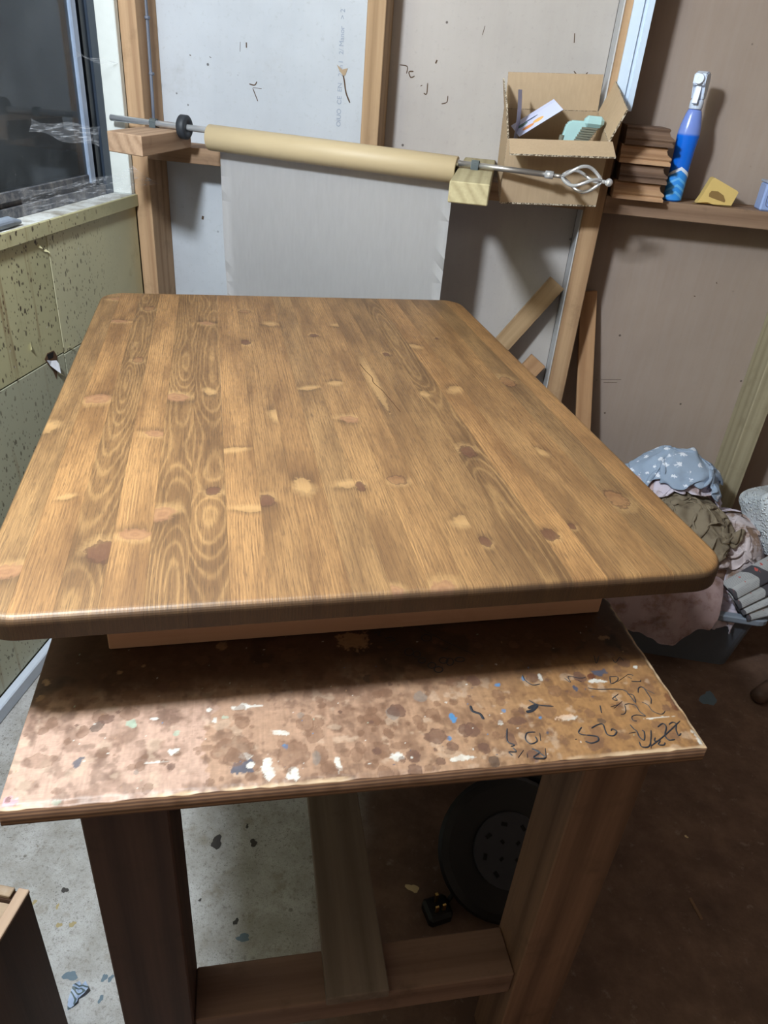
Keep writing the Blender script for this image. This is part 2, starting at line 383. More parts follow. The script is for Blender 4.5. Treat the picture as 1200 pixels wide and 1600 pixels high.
fr = G.n('ShaderNodeFresnel', {0: 1.45}).outputs[0]
tr = G.n('ShaderNodeBsdfTransparent', {0: (.80, .86, .88, 1)}).outputs[0]
gl = G.n('ShaderNodeBsdfGlossy', {0: (.9, .95, 1, 1), 1: .04}).outputs[0]
df = G.n('ShaderNodeBsdfDiffuse', {0: (.42, .47, .52, 1)}).outputs[0]
m1 = G.n('ShaderNodeMixShader', (fr, tr, gl)).outputs[0]
dust = G.m('MULTIPLY_ADD', G.step(G.noise(v_, 6, 6, .7), .35, .8), .09, .06)
dust = G.m('ADD', dust, G.m('MULTIPLY', G.step(G.vor(v_, 60), .10, .05), .35))
m2 = G.n('ShaderNodeMixShader', (dust, m1, df)).outputs[0]
G.t.links.new(m2, G.out.inputs[0])
wpart('pane', (-1.070, .56, 1.110), (-1.066, 1.957, 2.0), G.mat, 0)
wpart('pane', (-1.088, 1.929, 1.098), (-1.085, 2.040, 2.0), G.mat, 0)
# what the pane looks out on: night, a dark fence close outside
tag(obj('wall_outside', nbox((-1.9, 0.2, 0), (-1.86, 3.4, 1.34)), plain('night_fence', srgb(40, 44, 48), .9)), kind='structure')

# cobwebs: thin sagging sheets of threads
COB = NT('cobweb'); v_ = COB.coord()
tr = COB.n('ShaderNodeBsdfTransparent', {0: (1, 1, 1, 1)}).outputs[0]
df = COB.n('ShaderNodeBsdfDiffuse', {0: (.75, .78, .84, 1)}).outputs[0]
thr = COB.step(COB.noise(COB.coord((30, 30, 260)), 1, 4, .7), .48, .68)
fz = COB.n('ShaderNodeMixShader', (COB.m('MULTIPLY_ADD', thr, .30, .05), tr, df)).outputs[0]
COB.t.links.new(fz, COB.out.inputs[0]); COB = COB.mat
def web(p00, p10, p01, p11, sag, label):
    bm = bmesh.new(); N, K = 14, 6; g = []
    P = [Vector(p) for p in (p00, p10, p01, p11)]
    for i in range(N+1):
        a = i/N; row = []
        for j in range(K+1):
            b = j/K
            p = (P[0]*(1-a)+P[1]*a)*(1-b)+(P[2]*(1-a)+P[3]*a)*b
            p.z -= sag*4*a*(1-a)*b; p += Vector((0, .008, .004))*math.sin(a*9+b*3)
            row.append(bm.verts.new(p))
        g.append(row)
    for i in range(N):
        for j in range(K): bm.faces.new((g[i][j], g[i+1][j], g[i+1][j+1], g[i][j+1]))
    return tag(obj('cobweb', bm, COB, smooth=True), label, 'cobweb', 'cobwebs at the window')
web((-1.055, 1.70, 1.225), (-.965, 1.84, 1.192), (-1.058, 1.72, 1.25), (-.985, 1.90, 1.236), .004, 'grey cobweb sheet sagging from the glass to the timber bracket')
web((-1.045, 1.93, 1.375), (-1.005, 2.095, 1.36), (-1.05, 1.935, 1.392), (-1.01, 2.095, 1.375), .012, 'small cobweb high across the pale window stile')
web((-1.05, 1.62, 1.058), (-.93, 2.096, 1.085), (-1.045, 1.60, 1.12), (-1.0, 2.09, 1.13), .016, 'dusty cobweb spread over the window sill corner')
# ---------------------------------------------------------------- workbench
BANG = math.radians(18.4)
bench = empty('workbench', (-.368, .375, 0), BANG)
tag(bench, 'stained plywood workbench on square timber legs under the pine tabletop', 'workbench')
PEN= [(17,[(6370,264),(6455,273)]),(17,[(6441,381),(6454,317),(6473,280),(6464,203),(6498,156),(6553,263),(6538,291)]),(17,[(6431,138),(6426,71),(6512,70),(6588,173),(6643,280)]),(17,[(6521,44),(6596,189)]),(17,[(6533,68),(6770,198),(7048,374)]),(18,[(6743,315),(6828,360),(6843,305),(6770,198),(6777,128),(6851,129)]),(17,[(6890,336),(6952,366),(6981,336),(6938,260),(6921,174),(6967,204)]),(16,[(6641,176),(6608,128),(6675,130),(6628,83),(6686,69),(6717,100)]),(13,[(6540,1123),(6505,1013),(6604,1055),(6632,1115),(6535,1127)]),(10,[(6595,1035),(6770,1133)]),(13,[(6775,1144),(6821,1139),(6842,1116)]),(13,[(6763,1103),(6802,1068)]),(13,[(6775,1029),(6879,1014),(6900,1038)]),(14,[(6767,838),(6813,914),(6871,919),(6878,808),(6877,730),(6838,656)]),(11,[(6856,920),(6960,800)]),(14,[(6190,972),(6299,937),(6510,922),(6621,892),(6644,810),(6663,692),(6689,806),(6623,832)]),(11,[(6742,694),(6792,642),(6804,546),(6883,492),(6950,532)]),(13,[(6518,677),(6581,681),(6641,647),(6647,552),(6681,484),(6588,511),(6518,491),(6506,437),(6545,424)]),(11,[(6513,668),(6493,595),(6453,543),(6405,538)]),(11,[(6446,819),(6460,750),(6410,774),(6519,842)]),(14,[(6333,657),(6445,684)]),(13,[(6368,635),(6510,726)]),(26,[(6218,687),(6187,578)]),(18,[(5975,374),(6050,411),(6128,421),(6121,342),(6118,272),(6180,249),(6242,303),(6209,342),(6183,318)]),(17,[(5871,402),(5808,338),(5829,302),(5880,288)]),(20,[(5880,288),(5945,273),(5993,251),(5978,201),(5889,176),(5831,207)]),(20,[(5726,244),(5748,245)]),(10,[(5970,1154),(6017,1078),(6028,1179),(6151,1137),(6231,1140)]),(10,[(6120,1099),(6157,1075)]),(11,[(6506,1514),(6472,1362),(6560,1487)]),(11,[(6715,1429),(6720,1352),(6820,1442),(6837,1374)]),(17,[(5324,387),(5229,384),(5183,300),(5218,235),(5300,264),(5302,326)]),(15,[(5370,370),(5340,260)]),(17,[(5029,468),(4977,297),(5036,241),(4989,222)]),(17,[(5005,208),(5026,150),(4947,154),(4970,104)]),(15,[(5019,70),(5110,161)]),(15,[(5133,111),(5121,64)]),(17,[(5216,174),(5311,44),(5185,58),(5278,119),(5205,170)]),(17,[(5354,160),(5320,43)]),(34,[(4715,830),(4717,749),(4788,701),(4806,620)]),(43,[(5361,727),(5485,770),(5403,696),(5321,676)]),(19,[(5414,847),(5495,769),(5667,731)]),(17,[(3820,2137),(3906,2165),(3871,2098),(3914,2078)]),(17,[(3939,2025),(4025,2052),(4058,1982),(3968,1989)]),(15,[(4040,1883),(4108,1944)]),(9,[(4407,2212),(4691,1913),(5002,1638)]),(15,[(5477,1251),(5479,1160),(5541,1080),(5634,1086)]),(15,[(4606,1803),(4723,1760)]),(15,[(4628,1752),(4716,1827)]),(17,[(4251,1757),(4221,1710),(4173,1701),(4144,1739),(4155,1794),(4199,1826),(4242,1809),(4251,1756)]),(17,[(4327,1712),(4302,1674),(4263,1668),(4238,1698),(4248,1742),(4284,1766),(4320,1753),(4327,1711)]),(17,[(4365,1597),(4341,1565),(4302,1560),(4278,1586),(4286,1624),(4321,1644),(4357,1632),(4365,1597)]),(17,[(4472,1503),(4444,1467),(4402,1461),(4375,1491),(4385,1533),(4424,1556),(4463,1543),(4471,1503)]),(17,[(4540,1426),(4511,1391),(4465,1386),(4436,1415),(4446,1456),(4488,1479),(4530,1465),(4540,1426)]),(17,[(4639,1574),(4610,1537),(4562,1531),(4533,1561),(4544,1604),(4587,1628),(4629,1614),(4639,1573)]),(17,[(4702,1546),(4673,1499),(4633,1491),(4612,1527),(4625,1581),(4664,1611),(4698,1595),(4702,1545)]),(17,[(4848,1571),(4818,1544),(4767,1541),(4733,1565),(4742,1597),(4787,1614),(4834,1602),(4848,1571)]),(17,[(4530,1994),(4495,1949),(4439,1942),(4403,1978),(4415,2030),(4466,2059),(4518,2042),(4530,1993)])]
BLOB= [("n",6439,1216,92,62),("n",6036,1002,25,41),("k",6147,464,48,42),("r",7100,650,54,128),("s",6707,1256,50,55),("s",7118,432,53,61),("s",6525,444,63,47),("r",6330,1131,61,66),("w",5795,534,114,35),("w",6357,1067,121,30),("w",7146,99,62,134),("w",7272,208,28,71),("s",6305,236,69,55),("s",6761,349,72,66),("s",6002,890,73,61),("t",6758,1815,79,56),("w",6830,451,161,10),("w",6944,1256,31,23),("n",6193,837,15,14),("s",6942,902,76,65),("s",6043,61,27,24),("s",6721,902,45,43),("s",7302,1033,47,46),("b",5108,1120,47,24),("b",4469,679,37,67),("b",4360,409,25,45),("g",4174,1020,70,80),("b",5081,727,31,28),("n",6039,990,30,43),("b",5459,582,21,24),("w",4977,564,36,37),("w",3762,219,37,75),("w",4425,126,105,33),("p",5760,553,126,44),("s",3813,818,56,74),("s",3809,628,27,62),("s",3723,536,48,63),("d",4553,490,83,83),("d",4229,447,109,97),("d",3933,213,75,85),("s",4325,231,57,48),("d",4199,115,53,56),("k",4747,57,63,62),("s",5072,865,63,63),("d",5184,556,113,55),("d",5025,329,59,87),("s",4623,236,38,38),("s",4526,355,25,28),("s",4260,753,91,80),("k",3632,1357,59,60),("s",3587,858,55,54),("s",3461,753,43,57),("s",3624,711,51,52),("s",4288,697,56,53),("s",4527,903,49,45),("s",4736,523,40,52),("s",5496,370,40,42),("s",4060,50,63,41),("d",5278,708,42,50),("s",4077,666,60,89),("n",5453,369,19,18),("w",5671,1188,27,57),("b",5457,1192,17,50),("s",4882,394,47,62),("s",3838,365,115,53),("s",5599,258,40,68),("t",3671,1980,111,74),("w",2181,1054,102,50),("w",2309,1061,110,20),("w",2620,660,108,32),("w",1846,1037,33,29),("w",1907,895,25,34),("m",2020,918,43,24),("m",1062,941,48,48),("t",843,1709,34,33),("t",1100,1797,23,23),("t",763,1065,24,45),("k",727,919,58,67),("n",619,485,42,56),("n",2212,283,115,102),("w",2237,387,74,38),("w",2279,276,47,34),("s",1886,102,49,52),("s",1999,141,29,33),("s",2129,47,26,32),("w",2445,196,53,125),("b",2638,467,38,40),("m",1522,757,34,37),("w",1281,981,41,19),("w",1504,528,67,39),("w",2699,106,73,74),("i",94,89,103,63),("g",2814,874,37,39),("s",3037,1083,45,46),("s",3038,174,68,67),("s",3729,525,55,56),("g",3817,806,64,86),("w",3142,184,31,94),("w",3766,226,77,44),("g",1184,302,26,29),("m",503,36,42,26),("w",1366,406,120,13),("s",2128,485,206,151),("s",2691,361,156,212),("s",2867,612,43,37),("s",1129,365,45,50),("s",3349,292,63,97),("s",3577,731,89,97),("s",2984,330,69,105),("g",2928,292,48,78),("s",1822,530,123,39),("t",3564,2002,194,164),("t",1965,2042,72,73),("t",88,1617,36,65),("t",84,1388,42,47),("w",327,-36,120,19),("s",265,531,129,87)]
BW, BD, BZ, BT = .718, .78, .80, .022
def vnoise(x, y, seed, octaves=4, pers=.55):
    """numpy fractal value noise, 0..1"""
    r = np.random.RandomState(seed); tab = r.rand(64, 64); out = 0; amp = 1; tot = 0
    for o in range(octaves):
        xi, yi = np.floor(x).astype(int), np.floor(y).astype(int); fx, fy = x-xi, y-yi
        fx = fx*fx*(3-2*fx); fy = fy*fy*(3-2*fy)
        g = lambda a, b: tab[(xi+a) % 64, (yi+b) % 64]
        out = out+amp*((g(0, 0)*(1-fx)+g(1, 0)*fx)*(1-fy)+(g(0, 1)*(1-fx)+g(1, 1)*fx)*fy)
        tot += amp; amp *= pers; x = x*2.03+7.1; y = y*2.03+3.7
    return out/tot
def sstep(v, a, b):
    t = np.clip((v-a)/(b-a), 0, 1); return t*t*(3-2*t)
def bench_colours(X, Y):
    """albedo of the bench top: bare ply, oil stains, painted-in table shade at the rear, paint marks (X, Y in metres)"""
    C = lambda *c: np.array(srgb(*c)[:3])
    def lay(col, f, c): return col*(1-f[..., None])+c*f[..., None]
    fib = vnoise(X*420, Y*34, 1); big = vnoise(X*9, Y*9, 2, 5); mid = vnoise(X*40, Y*40, 3, 4)
    edge = X+(vnoise(Y*60, X*20, 5, 3)-.5)*.05
    base = C(160, 122, 84)*np.ones(X.shape+(3,))
    base = lay(base, sstep(X, .62, .30), C(180, 144, 120))
    base = lay(base, sstep(edge, .192, .190)*sstep(Y, .15, .08), C(196, 162, 144))
    base = lay(base, sstep(X, .45, .62)*.6, C(162, 116, 68))
    base = base*(.80+.40*fib)[..., None]
    base = lay(base, sstep(big, .46, .75)*.5, C(120, 84, 58))
    base = lay(base, sstep(mid, .50, .72)*.5, C(96, 62, 44))
    base = lay(base, sstep(vnoise(X*75, Y*75, 33, 4), .56, .70)*.45, C(84, 54, 40))
    base = lay(base, sstep(vnoise(X*60+9, Y*60, 35, 4), .62, .72)*.35, C(214, 190, 166))
    base = lay(base, sstep(Y+(big-.5)*.10, .08, .16)*.90, C(68, 40, 29))  # rear strip darkened: oil stain plus the table's shade put into the colour
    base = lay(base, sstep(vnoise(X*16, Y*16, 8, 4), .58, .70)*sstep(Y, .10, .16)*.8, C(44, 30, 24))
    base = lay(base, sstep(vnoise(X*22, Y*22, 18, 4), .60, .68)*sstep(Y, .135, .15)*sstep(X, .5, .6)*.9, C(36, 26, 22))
    pal = {'b': C(62, 136, 190), 'n': C(66, 76, 96), 'w': C(226, 224, 216), 'p': C(222, 188, 160), 'g': C(128, 124, 120), 'k': C(70, 58, 54), 's': C(116, 82, 62), 'd': C(98, 68, 58), 'm': C(168, 186, 166), 't': C(178, 140, 104), 'i': C(226, 168, 184), 'r': C(92, 46, 30)}
    rs = np.random.RandomState(3)
    # many small old ring stains
    for i in range(190):
        cx, cy, r = rs.rand()*.7, rs.rand()*.2, .002+.008*rs.rand()**2
        BLOB.append(('s' if rs.rand() < .8 else 'd', int(cx*1e4), int(cy*1e4), int(r*1e4), int(r*1e4*(.8+.4*rs.rand()))))
    for i in range(150):
        BLOB.append((('w', 'w', 'm', 't', 'n', 'b')[rs.randint(6)], int(rs.rand()*7000), int(rs.rand()*2300), 5+int(12*rs.rand()**3), 5+int(11*rs.rand()**3)))
    dx = X[0, 1]-X[0, 0]
    wx, wy = vnoise(X*90, Y*90, 11, 3)-.5, vnoise(X*90, Y*90, 12, 3)-.5
    fx, fy = vnoise(X*420, Y*420, 13, 2)-.5, 0
    for k, cx, cy, rx, ry in BLOB:
        cx, cy, rx, ry = cx/1e4, cy/1e4, rx/1e4, max(ry/1e4, .0006)
        R = 2.2*max(rx, ry)
        sl = (slice(max(0, int((cy-R)/dx)), max(0, int((cy+R)/dx)+1)), slice(max(0, int((cx-R)/dx)), max(0, int((cx+R)/dx)+1)))
        if X[sl].size == 0: continue
        s = .9 if k in 'sdkg' else 1.5
        ex = (X[sl]-cx)/rx+wx[sl]*s; ey = (Y[sl]-cy)/ry+wy[sl]*s
        d = np.sqrt(ex*ex+ey*ey)+fx[sl]*(.15 if k in 'sdkg' else .7)
        if k in 'sdkg':
            f = sstep(d, 1.05, .92)*(.30+.5*mid[sl]*(1.2-np.clip(d,0,1)*.4))+sstep(np.abs(d-.97), .12, .0)*.28
            if k in 'kd': f = np.clip(f*1.35, 0, .9)
        else:
            f = sstep(d, 1.05, .85)*np.clip(.35+1.1*mid[sl], 0, .95)
        base[sl] = lay(base[sl], np.clip(f, 0, 1), pal[k])
    base = base*(.80+.4*vnoise(X*240, Y*240, 31, 3))[..., None]
    return np.clip(base*.68, 0, 1)
def bench_top():
    d = .00125; nx, ny = int(BW/d)+1, int(.30/d)+1
    xs = np.linspace(0, BW, nx); ys = np.linspace(0, .30, ny)
    X, Y = np.meshgrid(xs, ys)
    Z = np.full(X.shape, BZ)
    # worn, chipped front edge and corner
    ed = np.minimum(Y, BW-X)
    chip = sstep(ed, .004+.006*vnoise(X*120, Y*120, 21, 3), 0)*.004*vnoise(X*60, Y*60, 22, 2)
    Z -= chip
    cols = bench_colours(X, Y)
    pale = sstep(chip, .0006, .0016)*sstep(vnoise(X*14, Y*14, 41, 2)+.35*sstep(np.minimum(X, BW-X), .12, .0), .48, .62)
    cols = cols*(1-pale[..., None])+np.array(srgb(186, 160, 130)[:3])*pale[..., None]
    V = np.stack([X, Y, Z], -1).reshape(-1, 3)
    idx = np.arange(nx*ny).reshape(ny, nx)
    Q = np.stack([idx[:-1, :-1], idx[:-1, 1:], idx[1:, 1:], idx[1:, :-1]], -1).reshape(-1, 4)
    nv = len(V)
    # edge strips and the plain rest of the sheet
    fr = idx[0]; V2 = V[fr].copy(); V2[:, 2] = BZ-BT
    V = np.concatenate([V, V2]); f2 = np.arange(nv, nv+nx)
    Qs = np.stack([fr[:-1], f2[:-1], f2[1:], fr[1:]], -1)
    extra = np.array([[0, .30, BZ], [BW, .30, BZ], [BW, BD, BZ], [0, BD, BZ], [0, .30, BZ-BT], [BW, .30, BZ-BT], [BW, BD, BZ-BT], [0, BD, BZ-BT]])
    e0 = len(V); V = np.concatenate([V, extra])
    Qe = np.array([[0, 1, 2, 3], [7, 6, 5, 4], [2, 6, 7, 3], [1, 5, 6, 2], [3, 7, 4, 0]])+e0
    rt, lf = idx[:, -1], idx[:, 0]
    r2 = np.arange(len(V), len(V)+ny); t_ = V[rt].copy(); t_[:, 2] = BZ-BT; V = np.concatenate([V, t_])
    l2 = np.arange(len(V), len(V)+ny); t_ = V[lf].copy(); t_[:, 2] = BZ-BT; V = np.concatenate([V, t_])
    Qr = np.stack([rt[:-1], r2[:-1], r2[1:], rt[1:]], -1); Ql = np.stack([lf[:-1], lf[1:], l2[1:], l2[:-1]], -1)
    Qb = np.array([[l2[0], l2[-1], r2[-1], r2[0]]])
    F = np.concatenate([Q, Qs, Qe, Qr, Ql, Qb])
    me = bpy.data.meshes.new('bench_top')
    me.vertices.add(len(V)); me.vertices.foreach_set('co', V.astype(np.float32).ravel())
    me.loops.add(len(F)*4); me.loops.foreach_set('vertex_index', F.astype(np.int32).ravel())
    me.polygons.add(len(F)); me.polygons.foreach_set('loop_start', np.arange(0, len(F)*4, 4, dtype=np.int32))
    mi = np.ones(len(F), np.int32); mi[:len(Q)] = 0; mi[len(Q)+len(Qs)] = 2
    me.polygons.foreach_set('material_index', mi)
    me.update(calc_edges=True)
    ca = me.color_attributes.new('stain', 'FLOAT_COLOR', 'POINT')
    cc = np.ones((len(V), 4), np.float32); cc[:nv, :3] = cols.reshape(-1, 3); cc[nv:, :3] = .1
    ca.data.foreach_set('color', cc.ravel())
    return me
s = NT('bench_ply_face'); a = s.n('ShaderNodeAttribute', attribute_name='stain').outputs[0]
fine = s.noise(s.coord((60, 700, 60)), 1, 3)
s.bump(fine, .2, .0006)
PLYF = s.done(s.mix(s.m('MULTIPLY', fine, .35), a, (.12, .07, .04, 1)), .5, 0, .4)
s = NT('bench_ply_edge'); v = s.coord()
z = s.n('ShaderNodeSeparateXYZ', (v,)).outputs[2]
st = s.m('SINE', s.m('MULTIPLY_ADD', z, 2*math.pi/.0052, s.m('MULTIPLY', s.noise(v, 20, 3), 1.5)))
c = s.mix(s.step(st, -.3, .5), srgb(92, 64, 46), srgb(136, 100, 72))
c = s.mix(s.m('MULTIPLY', s.noise(s.coord((40, 40, 300)), 1, 4), .5), c, srgb(80, 54, 38))
PLYE = s.done(c, .8)
PLYR = plain('bench_ply_rear', srgb(96, 62, 44), .6)
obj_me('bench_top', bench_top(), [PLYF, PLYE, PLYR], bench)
bm = bmesh.new()
for w, pts in PEN:
    ribbon(bm, smooth_pts([(p[0]/1e4, p[1]/1e4) for p in pts]), max(.0011, w*1e-4*.95), Matrix.Translation((0, 0, BZ+.0003)))
tag(obj('pen_writing', bm, plain('marker_ink', srgb(34, 36, 42), .5), bench), kind='stuff')
LEGD = timber('leg_dark', srgb(62, 41, 35), srgb(92, 62, 50), 2, 20, .7, 3.0, .4)
LEGB = timber('leg_brown', srgb(92, 63, 44), srgb(142, 102, 72), 2, 22, .7, 9.0, .4)
RAIL = timber('rail_redwood', srgb(118, 74, 52), srgb(152, 100, 72), 0, 22, .75, 6.0, .4)
STRB = timber('stretcher_timber', srgb(104, 74, 57), srgb(138, 104, 83), 0, 20, .8, 8.0, .5)
PLNK = timber('plank_grey', srgb(100, 84, 70), srgb(128, 108, 92), 1, 18, .85, 5.0, .5)
for x0, x1, y0, y1, m in ((.058, .144, .03, .112, LEGD), (.600, .684, .03, .112, LEGB), (.058, .144, .668, .75, LEGD), (.600, .684, .668, .75, LEGB)):
    obj('leg', nbox((x0, y0, 0), (x1, y1, BZ-BT-.0005), .002), m, bench)
for y0, y1 in ((.034, .078), (.70, .744)): obj('rail', nbox((.1445, y0, .734), (.5995, y1, BZ-BT-.0005), .0015), RAIL, bench)
for x0, x1 in ((.06, .104), (.638, .682)): obj('rail', nbox((x0, .1125, .70), (x1, .6675, BZ-BT-.0005), .0015), RAIL, bench)
for y0, y1 in ((.036, .106), (.674, .744)): obj('stretcher', nbox((.1445, y0, .238), (.5995, y1, .288), .002), STRB, bench)
obj('plank', nbox((.322, .030, .2885), (.410, .75, .308), .0015), PLNK, bench)

# ---------------------------------------------------------------- the pine table on the bench
TANG = math.radians(20.4)
_tu = Vector((math.cos(TANG), math.sin(TANG), 0)); _tv = Vector((-math.sin(TANG), math.cos(TANG), 0))
TORG = _tu*(-.251) + _tv*.592
table = empty('pine_table', (TORG.x, TORG.y, .80), TANG)
tag(table, 'brown-stained knotty pine tabletop with rounded corners resting on its apron', 'table')
TW, TL, TZ, TT, CR = .840, 1.155, .130, .028, .052
SW = .042
KN = [(.117,.107,.015,.020,'r'),(.063,.536,.018,.022,'p'),(.182,.539,.017,.021,'p'),(.110,.713,.009,.014,'o'),(.109,1.03,.011,.017,'o'),(.157,.406,.013,.014,'p'),(.177,.181,.013,.020,'p'),(.150,.139,.016,.014,'p'),(.237,.233,.009,.010,'r'),(.302,.204,.0095,.014,'r'),(.063,.229,.008,.006,'l'),(.026,.079,.020,.016,'p'),(.007,.431,.012,.018,'l'),(.057,.937,.016,.012,'p'),(.302,.813,.010,.014,'r'),(.283,.185,.020,.007,'l'),(.264,.349,.018,.007,'l'),(.399,.575,.014,.008,'l'),(.447,.601,.010,.010,'l'),(.448,.446,.014,.015,'p'),(.411,.238,.014,.009,'l'),(.427,.232,.006,.012,'r'),(.352,.242,.011,.020,'l'),(.605,.325,.011,.018,'r'),(.480,.246,.012,.012,'o'),(.638,.097,.011,.012,'r'),(.676,.112,.005,.007,'r'),(.770,.174,.014,.022,'o'),(.553,.088,.007,.010,'r'),(.540,.138,.012,.012,'l'),(.769,.602,.013,.024,'o'),(.718,.321,.008,.012,'l'),(.657,.569,.012,.014,'l'),(.596,.549,.008,.012,'l'),(.229,.932,.014,.014,'p'),(.476,.002,.014,.020,'p'),(.424,.006,.008,.012,'p'),(.517,.58,.007,.10,'l'),(.233,.56,.008,.012,'l'),(.442,.86,.008,.010,'r'),(.50,.93,.010,.010,'l'),(.36,.93,.012,.012,'l'),(.57,.75,.006,.009,'r'),(.64,.80,.010,.012,'l'),(.70,.85,.004,.006,'r'),(.31,1.02,.012,.012,'o'),(.04,1.10,.016,.014,'p'),(.335,.47,.009,.02,'l')]
def stave_mat(i):
    r = random.Random(100+i); s = NT('pine_stave')
    tc = s.n('ShaderNodeTexCoord').outputs['Object']
    sp = s.n('ShaderNodeSeparateXYZ', (tc,)); S, Tt = sp.outputs[0], sp.outputs[1]
    mp = lambda sc, off=(0, 0, 0): s.n('ShaderNodeMapping', {0: tc, 1: off, 3: sc}).outputs[0]
    jit = s.noise(mp((90, 34, 30)), 1, 3); jit2 = s.noise(mp((150, 110, 30), (3, 1, 0)), 1, 3)
    slow = s.noise(mp((4, 1.5, 0), (i*3.1, i*1.3, 0)), 1, 1.5)
    flat = i in (2, 4, 5, 14)
    so = (i+.5)*SW + (r.uniform(-.008, .008) if flat else r.choice((-1, 1))*r.uniform(.05, .10))
    h = s.m('MULTIPLY', s.m('SUBTRACT', slow, .30), .11 if flat else .02)
    dx = s.m('SUBTRACT', S, so)
    q = s.m('SQRT', s.m('ADD', s.m('MULTIPLY', dx, dx), s.m('MULTIPLY', h, h)))
    ring = s.m('MULTIPLY', q, r.uniform(1300, 1600) if flat else r.uniform(1300, 1900))
    kin = []
    for (ks, kt, ka, kb, kk) in KN:
        if int(ks/SW) != i: continue
        if kk == 'p': ka *= 1.15; kb *= .8
        a = s.m('DIVIDE', s.m('SUBTRACT', S, ks), ka); b = s.m('DIVIDE', s.m('SUBTRACT', Tt, kt), kb)
        if kk in 'pl': b = s.m('MULTIPLY_ADD', a, r.uniform(-.45, .45), b)
        d = s.m('SQRT', s.m('ADD', s.m('MULTIPLY', a, a), s.m('MULTIPLY', b, b)))
        dr = d
        d = s.m('ADD', d, s.m('MULTIPLY_ADD', jit2, 1.3, -.65))
        infl = s.m('EXPONENT', s.m('MULTIPLY', s.m('MULTIPLY', dr, dr), -.10))
        ring = s.m('MULTIPLY_ADD', infl, 11.0 if kk in 'ro' else 5.0, ring)
        kin.append((kk, d, dr, a, b))
    w = s.m('SINE', s.m('ADD', ring, s.m('MULTIPLY', jit, 2.4)))
    line = s.m('POWER', s.m('MULTIPLY_ADD', w, .5, .5), 3.5)
    fib = s.noise(mp((480, 7, 60), (i*.7, 0, 0)), 1, 4, .65)
    fib2 = s.noise(mp((1000, 40, 60), (i*.2, i*.9, 0)), 1, 3, .7)
    blotch = s.noise(mp((24, 5, 1), (i*2.7, i*4.1, 0)), 1, 4, .6)
    tone = 1.13*r.uniform(.80, 1.2)*(.88 if flat else 1.0); hue = r.uniform(-.04, .04)
    def c(R, G, B):
        l = srgb(R, G, B); return (l[0]*tone*(1+hue), l[1]*tone, l[2]*tone*(1-hue), 1)
    col = s.mix(s.step(blotch, .3, .7), c(100, 72, 43), c(132, 99, 62))
    col = s.mix(s.m('MULTIPLY', s.step(fib, .44, .66), .55), col, c(80, 56, 33))
    lk = s.m('MULTIPLY', line, s.m('MULTIPLY_ADD', s.step(blotch, .3, .7), .36, .22 if flat else .0))
    col = s.mix(lk, col, c(166, 130, 84))
    col = s.mix(s.m('MULTIPLY', s.step(fib2, .50, .64), .6), col, c(70, 49, 30))
    for kk, d, dr, a, b in kin:
        one = r.choice((-1, 1))
        hl = s.m('MULTIPLY', s.m('MULTIPLY', s.step(d, 2.1, .9), s.step(b, .7*one, -.5*one)), .50)
        dk = s.m('MULTIPLY', s.m('MULTIPLY', s.step(dr, 2.6, .8), s.step(b, -.1*one, .8*one)), .60 if kk != 'o' else .25)
        col = s.mix(s.m('MULTIPLY', dk, s.m('MULTIPLY_ADD', fib, .9, .2)), col, srgb(60, 42, 27)); col = s.mix(s.m('MULTIPLY', hl, s.m('MULTIPLY_ADD', fib, -.6, 1.1)), col, srgb(172, 138, 92))
        edge = s.step(d, 1.15, .75)
        ct = {'l': srgb(158, 124, 80), 'p': srgb(126, 89, 62), 'o': srgb(122, 86, 56), 'r': srgb(88, 58, 40)}[kk]
        rr = s.m('MULTIPLY_ADD', s.m('SINE', s.m('MULTIPLY_ADD', jit2, 5.0, s.m('MULTIPLY', dr, 10.0))), .5, .5)
        kc = s.mix(s.m('MULTIPLY', rr, .30), ct, srgb(160, 122, 84) if kk in 'pl' else srgb(78, 46, 30))
        col = s.mix(s.m('MULTIPLY', edge, {'l': .6, 'p': .88, 'o': .7, 'r': .92}[kk]), col, kc)
        if kk in 'ro': col = s.mix(s.m('MULTIPLY', s.step(s.m('ABSOLUTE', s.m('SUBTRACT', d, 1.0)), .22, .03), .6), col, srgb(66, 40, 26))
    # edges darkened in colour: stained end grain plus shade of the unlit edge
    zz = sp.outputs[2]
    col = s.mix(s.m('MULTIPLY', s.step(zz, TZ-.0006, TZ-.004), .78), col, srgb(58, 41, 30))
    s.bump(s.m('ADD', fib2, s.m('MULTIPLY', line, .4)), .22, .0006)
    return s.done(col, s.m('MULTIPLY_ADD', fib, .14, .44), 0, .6)
def outline(s, inset):
    r = max(CR-inset, .002); lo, hi = inset, TW-inset
    s = min(max(s, lo), hi)
    e = min(s-lo, hi-s)
    d = 0.0 if e >= r else r-math.sqrt(max(0, r*r-(r-e)**2))
    return s, inset+d, TL-inset-d
BN = .009
LAYERS = [(.0015, TZ-TT), (0, TZ-TT+.0015), (0, TZ-BN)] + [(BN*(1-math.cos(a)), TZ-BN+BN*math.sin(a)) for a in (math.radians(x) for x in (15, 30, 45, 60, 75, 90))]
